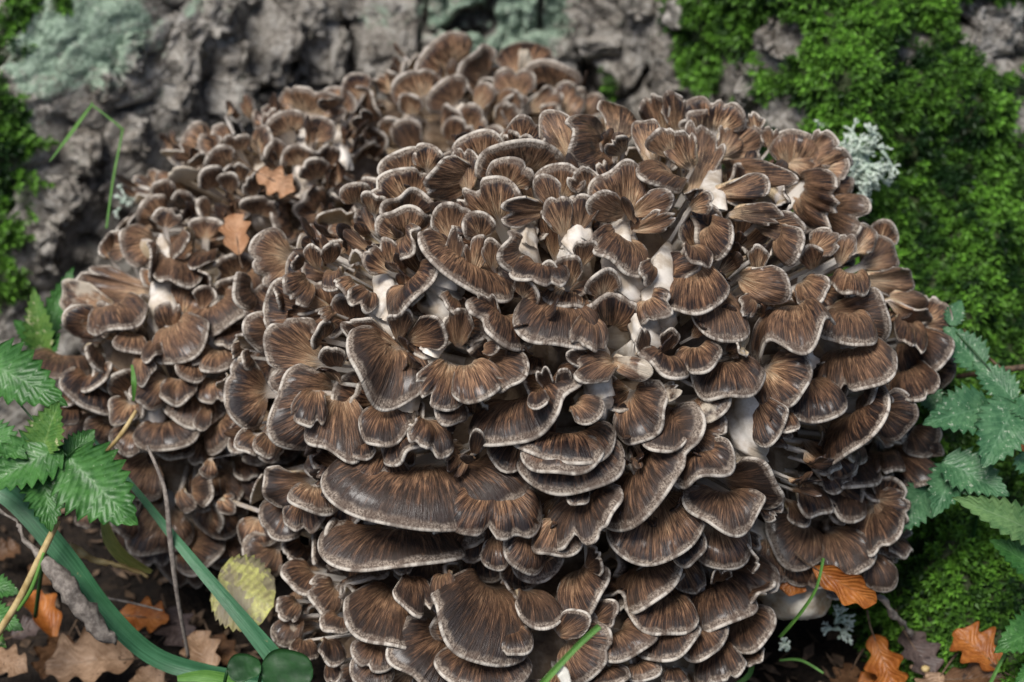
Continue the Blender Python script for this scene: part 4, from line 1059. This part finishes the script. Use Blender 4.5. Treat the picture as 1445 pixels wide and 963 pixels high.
stalk('twig', 'grey twig leaning beside the white stem base on soil', 'twig', [(1238, 838, 1.0), (1262, 868, 1.01), (1286, 895, 1.03)], [4, 5, 4], GREYSTEM, wob=.0005)

# galls on the mauve leaf
def galls():
    import bmesh
    bm = bmesh.new(); bmesh.ops.create_icosphere(bm, subdivisions=3, radius=1.0)
    S = np.array([v.co[:] for v in bm.verts]); F = [tuple(v.index for v in f.verts) for f in bm.faces]; bm.free()
    for px, py, r, mat in ((1306, 944, 0.0026, STRAW), (1288, 942, 0.0020, TWIG)):
        c = (rest((1275, 890), .028) * (1 - (py - 890) / 70.0) + rest((1316, 960), .012) * ((py - 890) / 70.0))
        c = at(px, py, (c - CAM) @ FWD - 0.003)
        part('gall', c + S * r * [1, 1, .7] * (1 + 0.1 * fbm(S * 2, 2, 5))[:, None], F, mat, galled)
galls()
# white stem base under the right side of the clump
def stem_base():
    import bmesh
    bm = bmesh.new(); bmesh.ops.create_icosphere(bm, subdivisions=4, radius=1.0)
    S = np.array([v.co[:] for v in bm.verts]); F = [tuple(v.index for v in f.verts) for f in bm.faces]; bm.free()
    c = at(1124, 832, 1.015)
    V = c + S * np.array([0.023, 0.020, 0.016]) * (1 + 0.16 * fbm(S * 1.5, 3, 3))[:, None]
    part('stem_base', V, F, BULB, root_front)['label'] = 'smooth white stem base'
stem_base()

# ------------------------------------------------------------------ tufts of branching lichen
def lichen(label, px, py, depth, spread, n, seed, up=0.3, group='lichen tufts'):
    rs = np.random.default_rng(seed); c = at(px, py, depth)
    VV, FF, TT, off = [], [], [], 0
    def branch(p, d, L, r, lev):
        nonlocal off
        q = p + d * L * 0.5 + rs.normal(0, L * .06, 3); e = p + d * L + rs.normal(0, L * .1, 3)
        v, f = tube(np.array([p, q, e]), [r, r * 1.15, r * 0.8], 4)
        VV.append(v); FF.extend([tuple(i + off for i in g) for g in f]); off += len(v); TT.extend([0.25 + 0.25 * lev + rs.uniform(-.1, .1)] * len(v))
        if lev < 3:
            for k in range(2 if rs.random() < 0.8 else 3):
                branch(e, nrm(d + rs.normal(0, 0.50, 3)), L * rs.uniform(0.6, 0.8), r * 0.78, lev + 1)
    for i in range(n):
        d = nrm(rs.normal(0, 1, 3) + TOCAM * 0.6 + np.array([0.2, 0, up]))
        branch(c + rs.normal(0, spread * 0.22, 3), d, spread * rs.uniform(0.28, 0.42), 0.0012, 0)
    V = np.concatenate(VV)
    me = mesh_np('lichen_tuft', V - c, FF, LICHEN, True, {'tint': ('FLOAT', np.clip(TT, 0, 1))})
    tag(link('lichen_tuft', me, None, c), label, 'lichen', group)
lichen('large pale mint lichen tuft hanging off moss beside the front clump', 1212, 222, 1.11, 0.023, 44, 1, -0.3)
lichen('small pale lichen sprig just above the large tuft', 1163, 186, 1.15, 0.011, 6, 2, 0.6)
lichen('flat pale lichen sprig on soil under the white stem base', 1182, 882, 1.045, 0.015, 8, 3, 0.1)
lichen('faint lichen scrap on bark behind the rear clump edge', 176, 284, 1.17, 0.010, 6, 4, 0.3)
lichen('tiny pale lichen crumb on the soil by small grass', 1104, 912, 1.02, 0.006, 5, 5, 0.3)

# loose crumbs of bark and leaf on the soil
def litter():
    rs = np.random.default_rng(77); n = 2600
    x = rs.uniform(-0.45, 0.5, n); y = rs.uniform(-0.32, 0.2, n)
    c = np.stack([x, y, ground_h(x, y) - 0.008], -1)
    d = rs.normal(0, 1, (n, 3)); d[:, 2] *= 0.3; d /= np.linalg.norm(d, axis=1, keepdims=True)
    e = np.cross(d, rs.normal(0, 1, (n, 3)) * [0.4, 0.4, 1]); e /= np.linalg.norm(e, axis=1, keepdims=True)
    h = np.cross(d, e)
    a, b = rs.uniform(.002, .010, (n, 1)), rs.uniform(.001, .004, (n, 1))
    V = np.stack([c - d * a, c + e * b + h * .001, c + d * a, c - e * b + h * .001, c + h * .0016], 1).reshape(-1, 3)
    k = np.arange(n)[:, None] * 5
    F = np.concatenate([k + [0, 1, 4], k + [1, 2, 4], k + [2, 3, 4], k + [3, 0, 4]])
    me = mesh_np('leaf_litter', V, F, TWIG, False)
    tag(link('leaf_litter', me), 'dark crumbs of bark and leaf scattered over the soil', 'litter', kind='stuff')
litter()
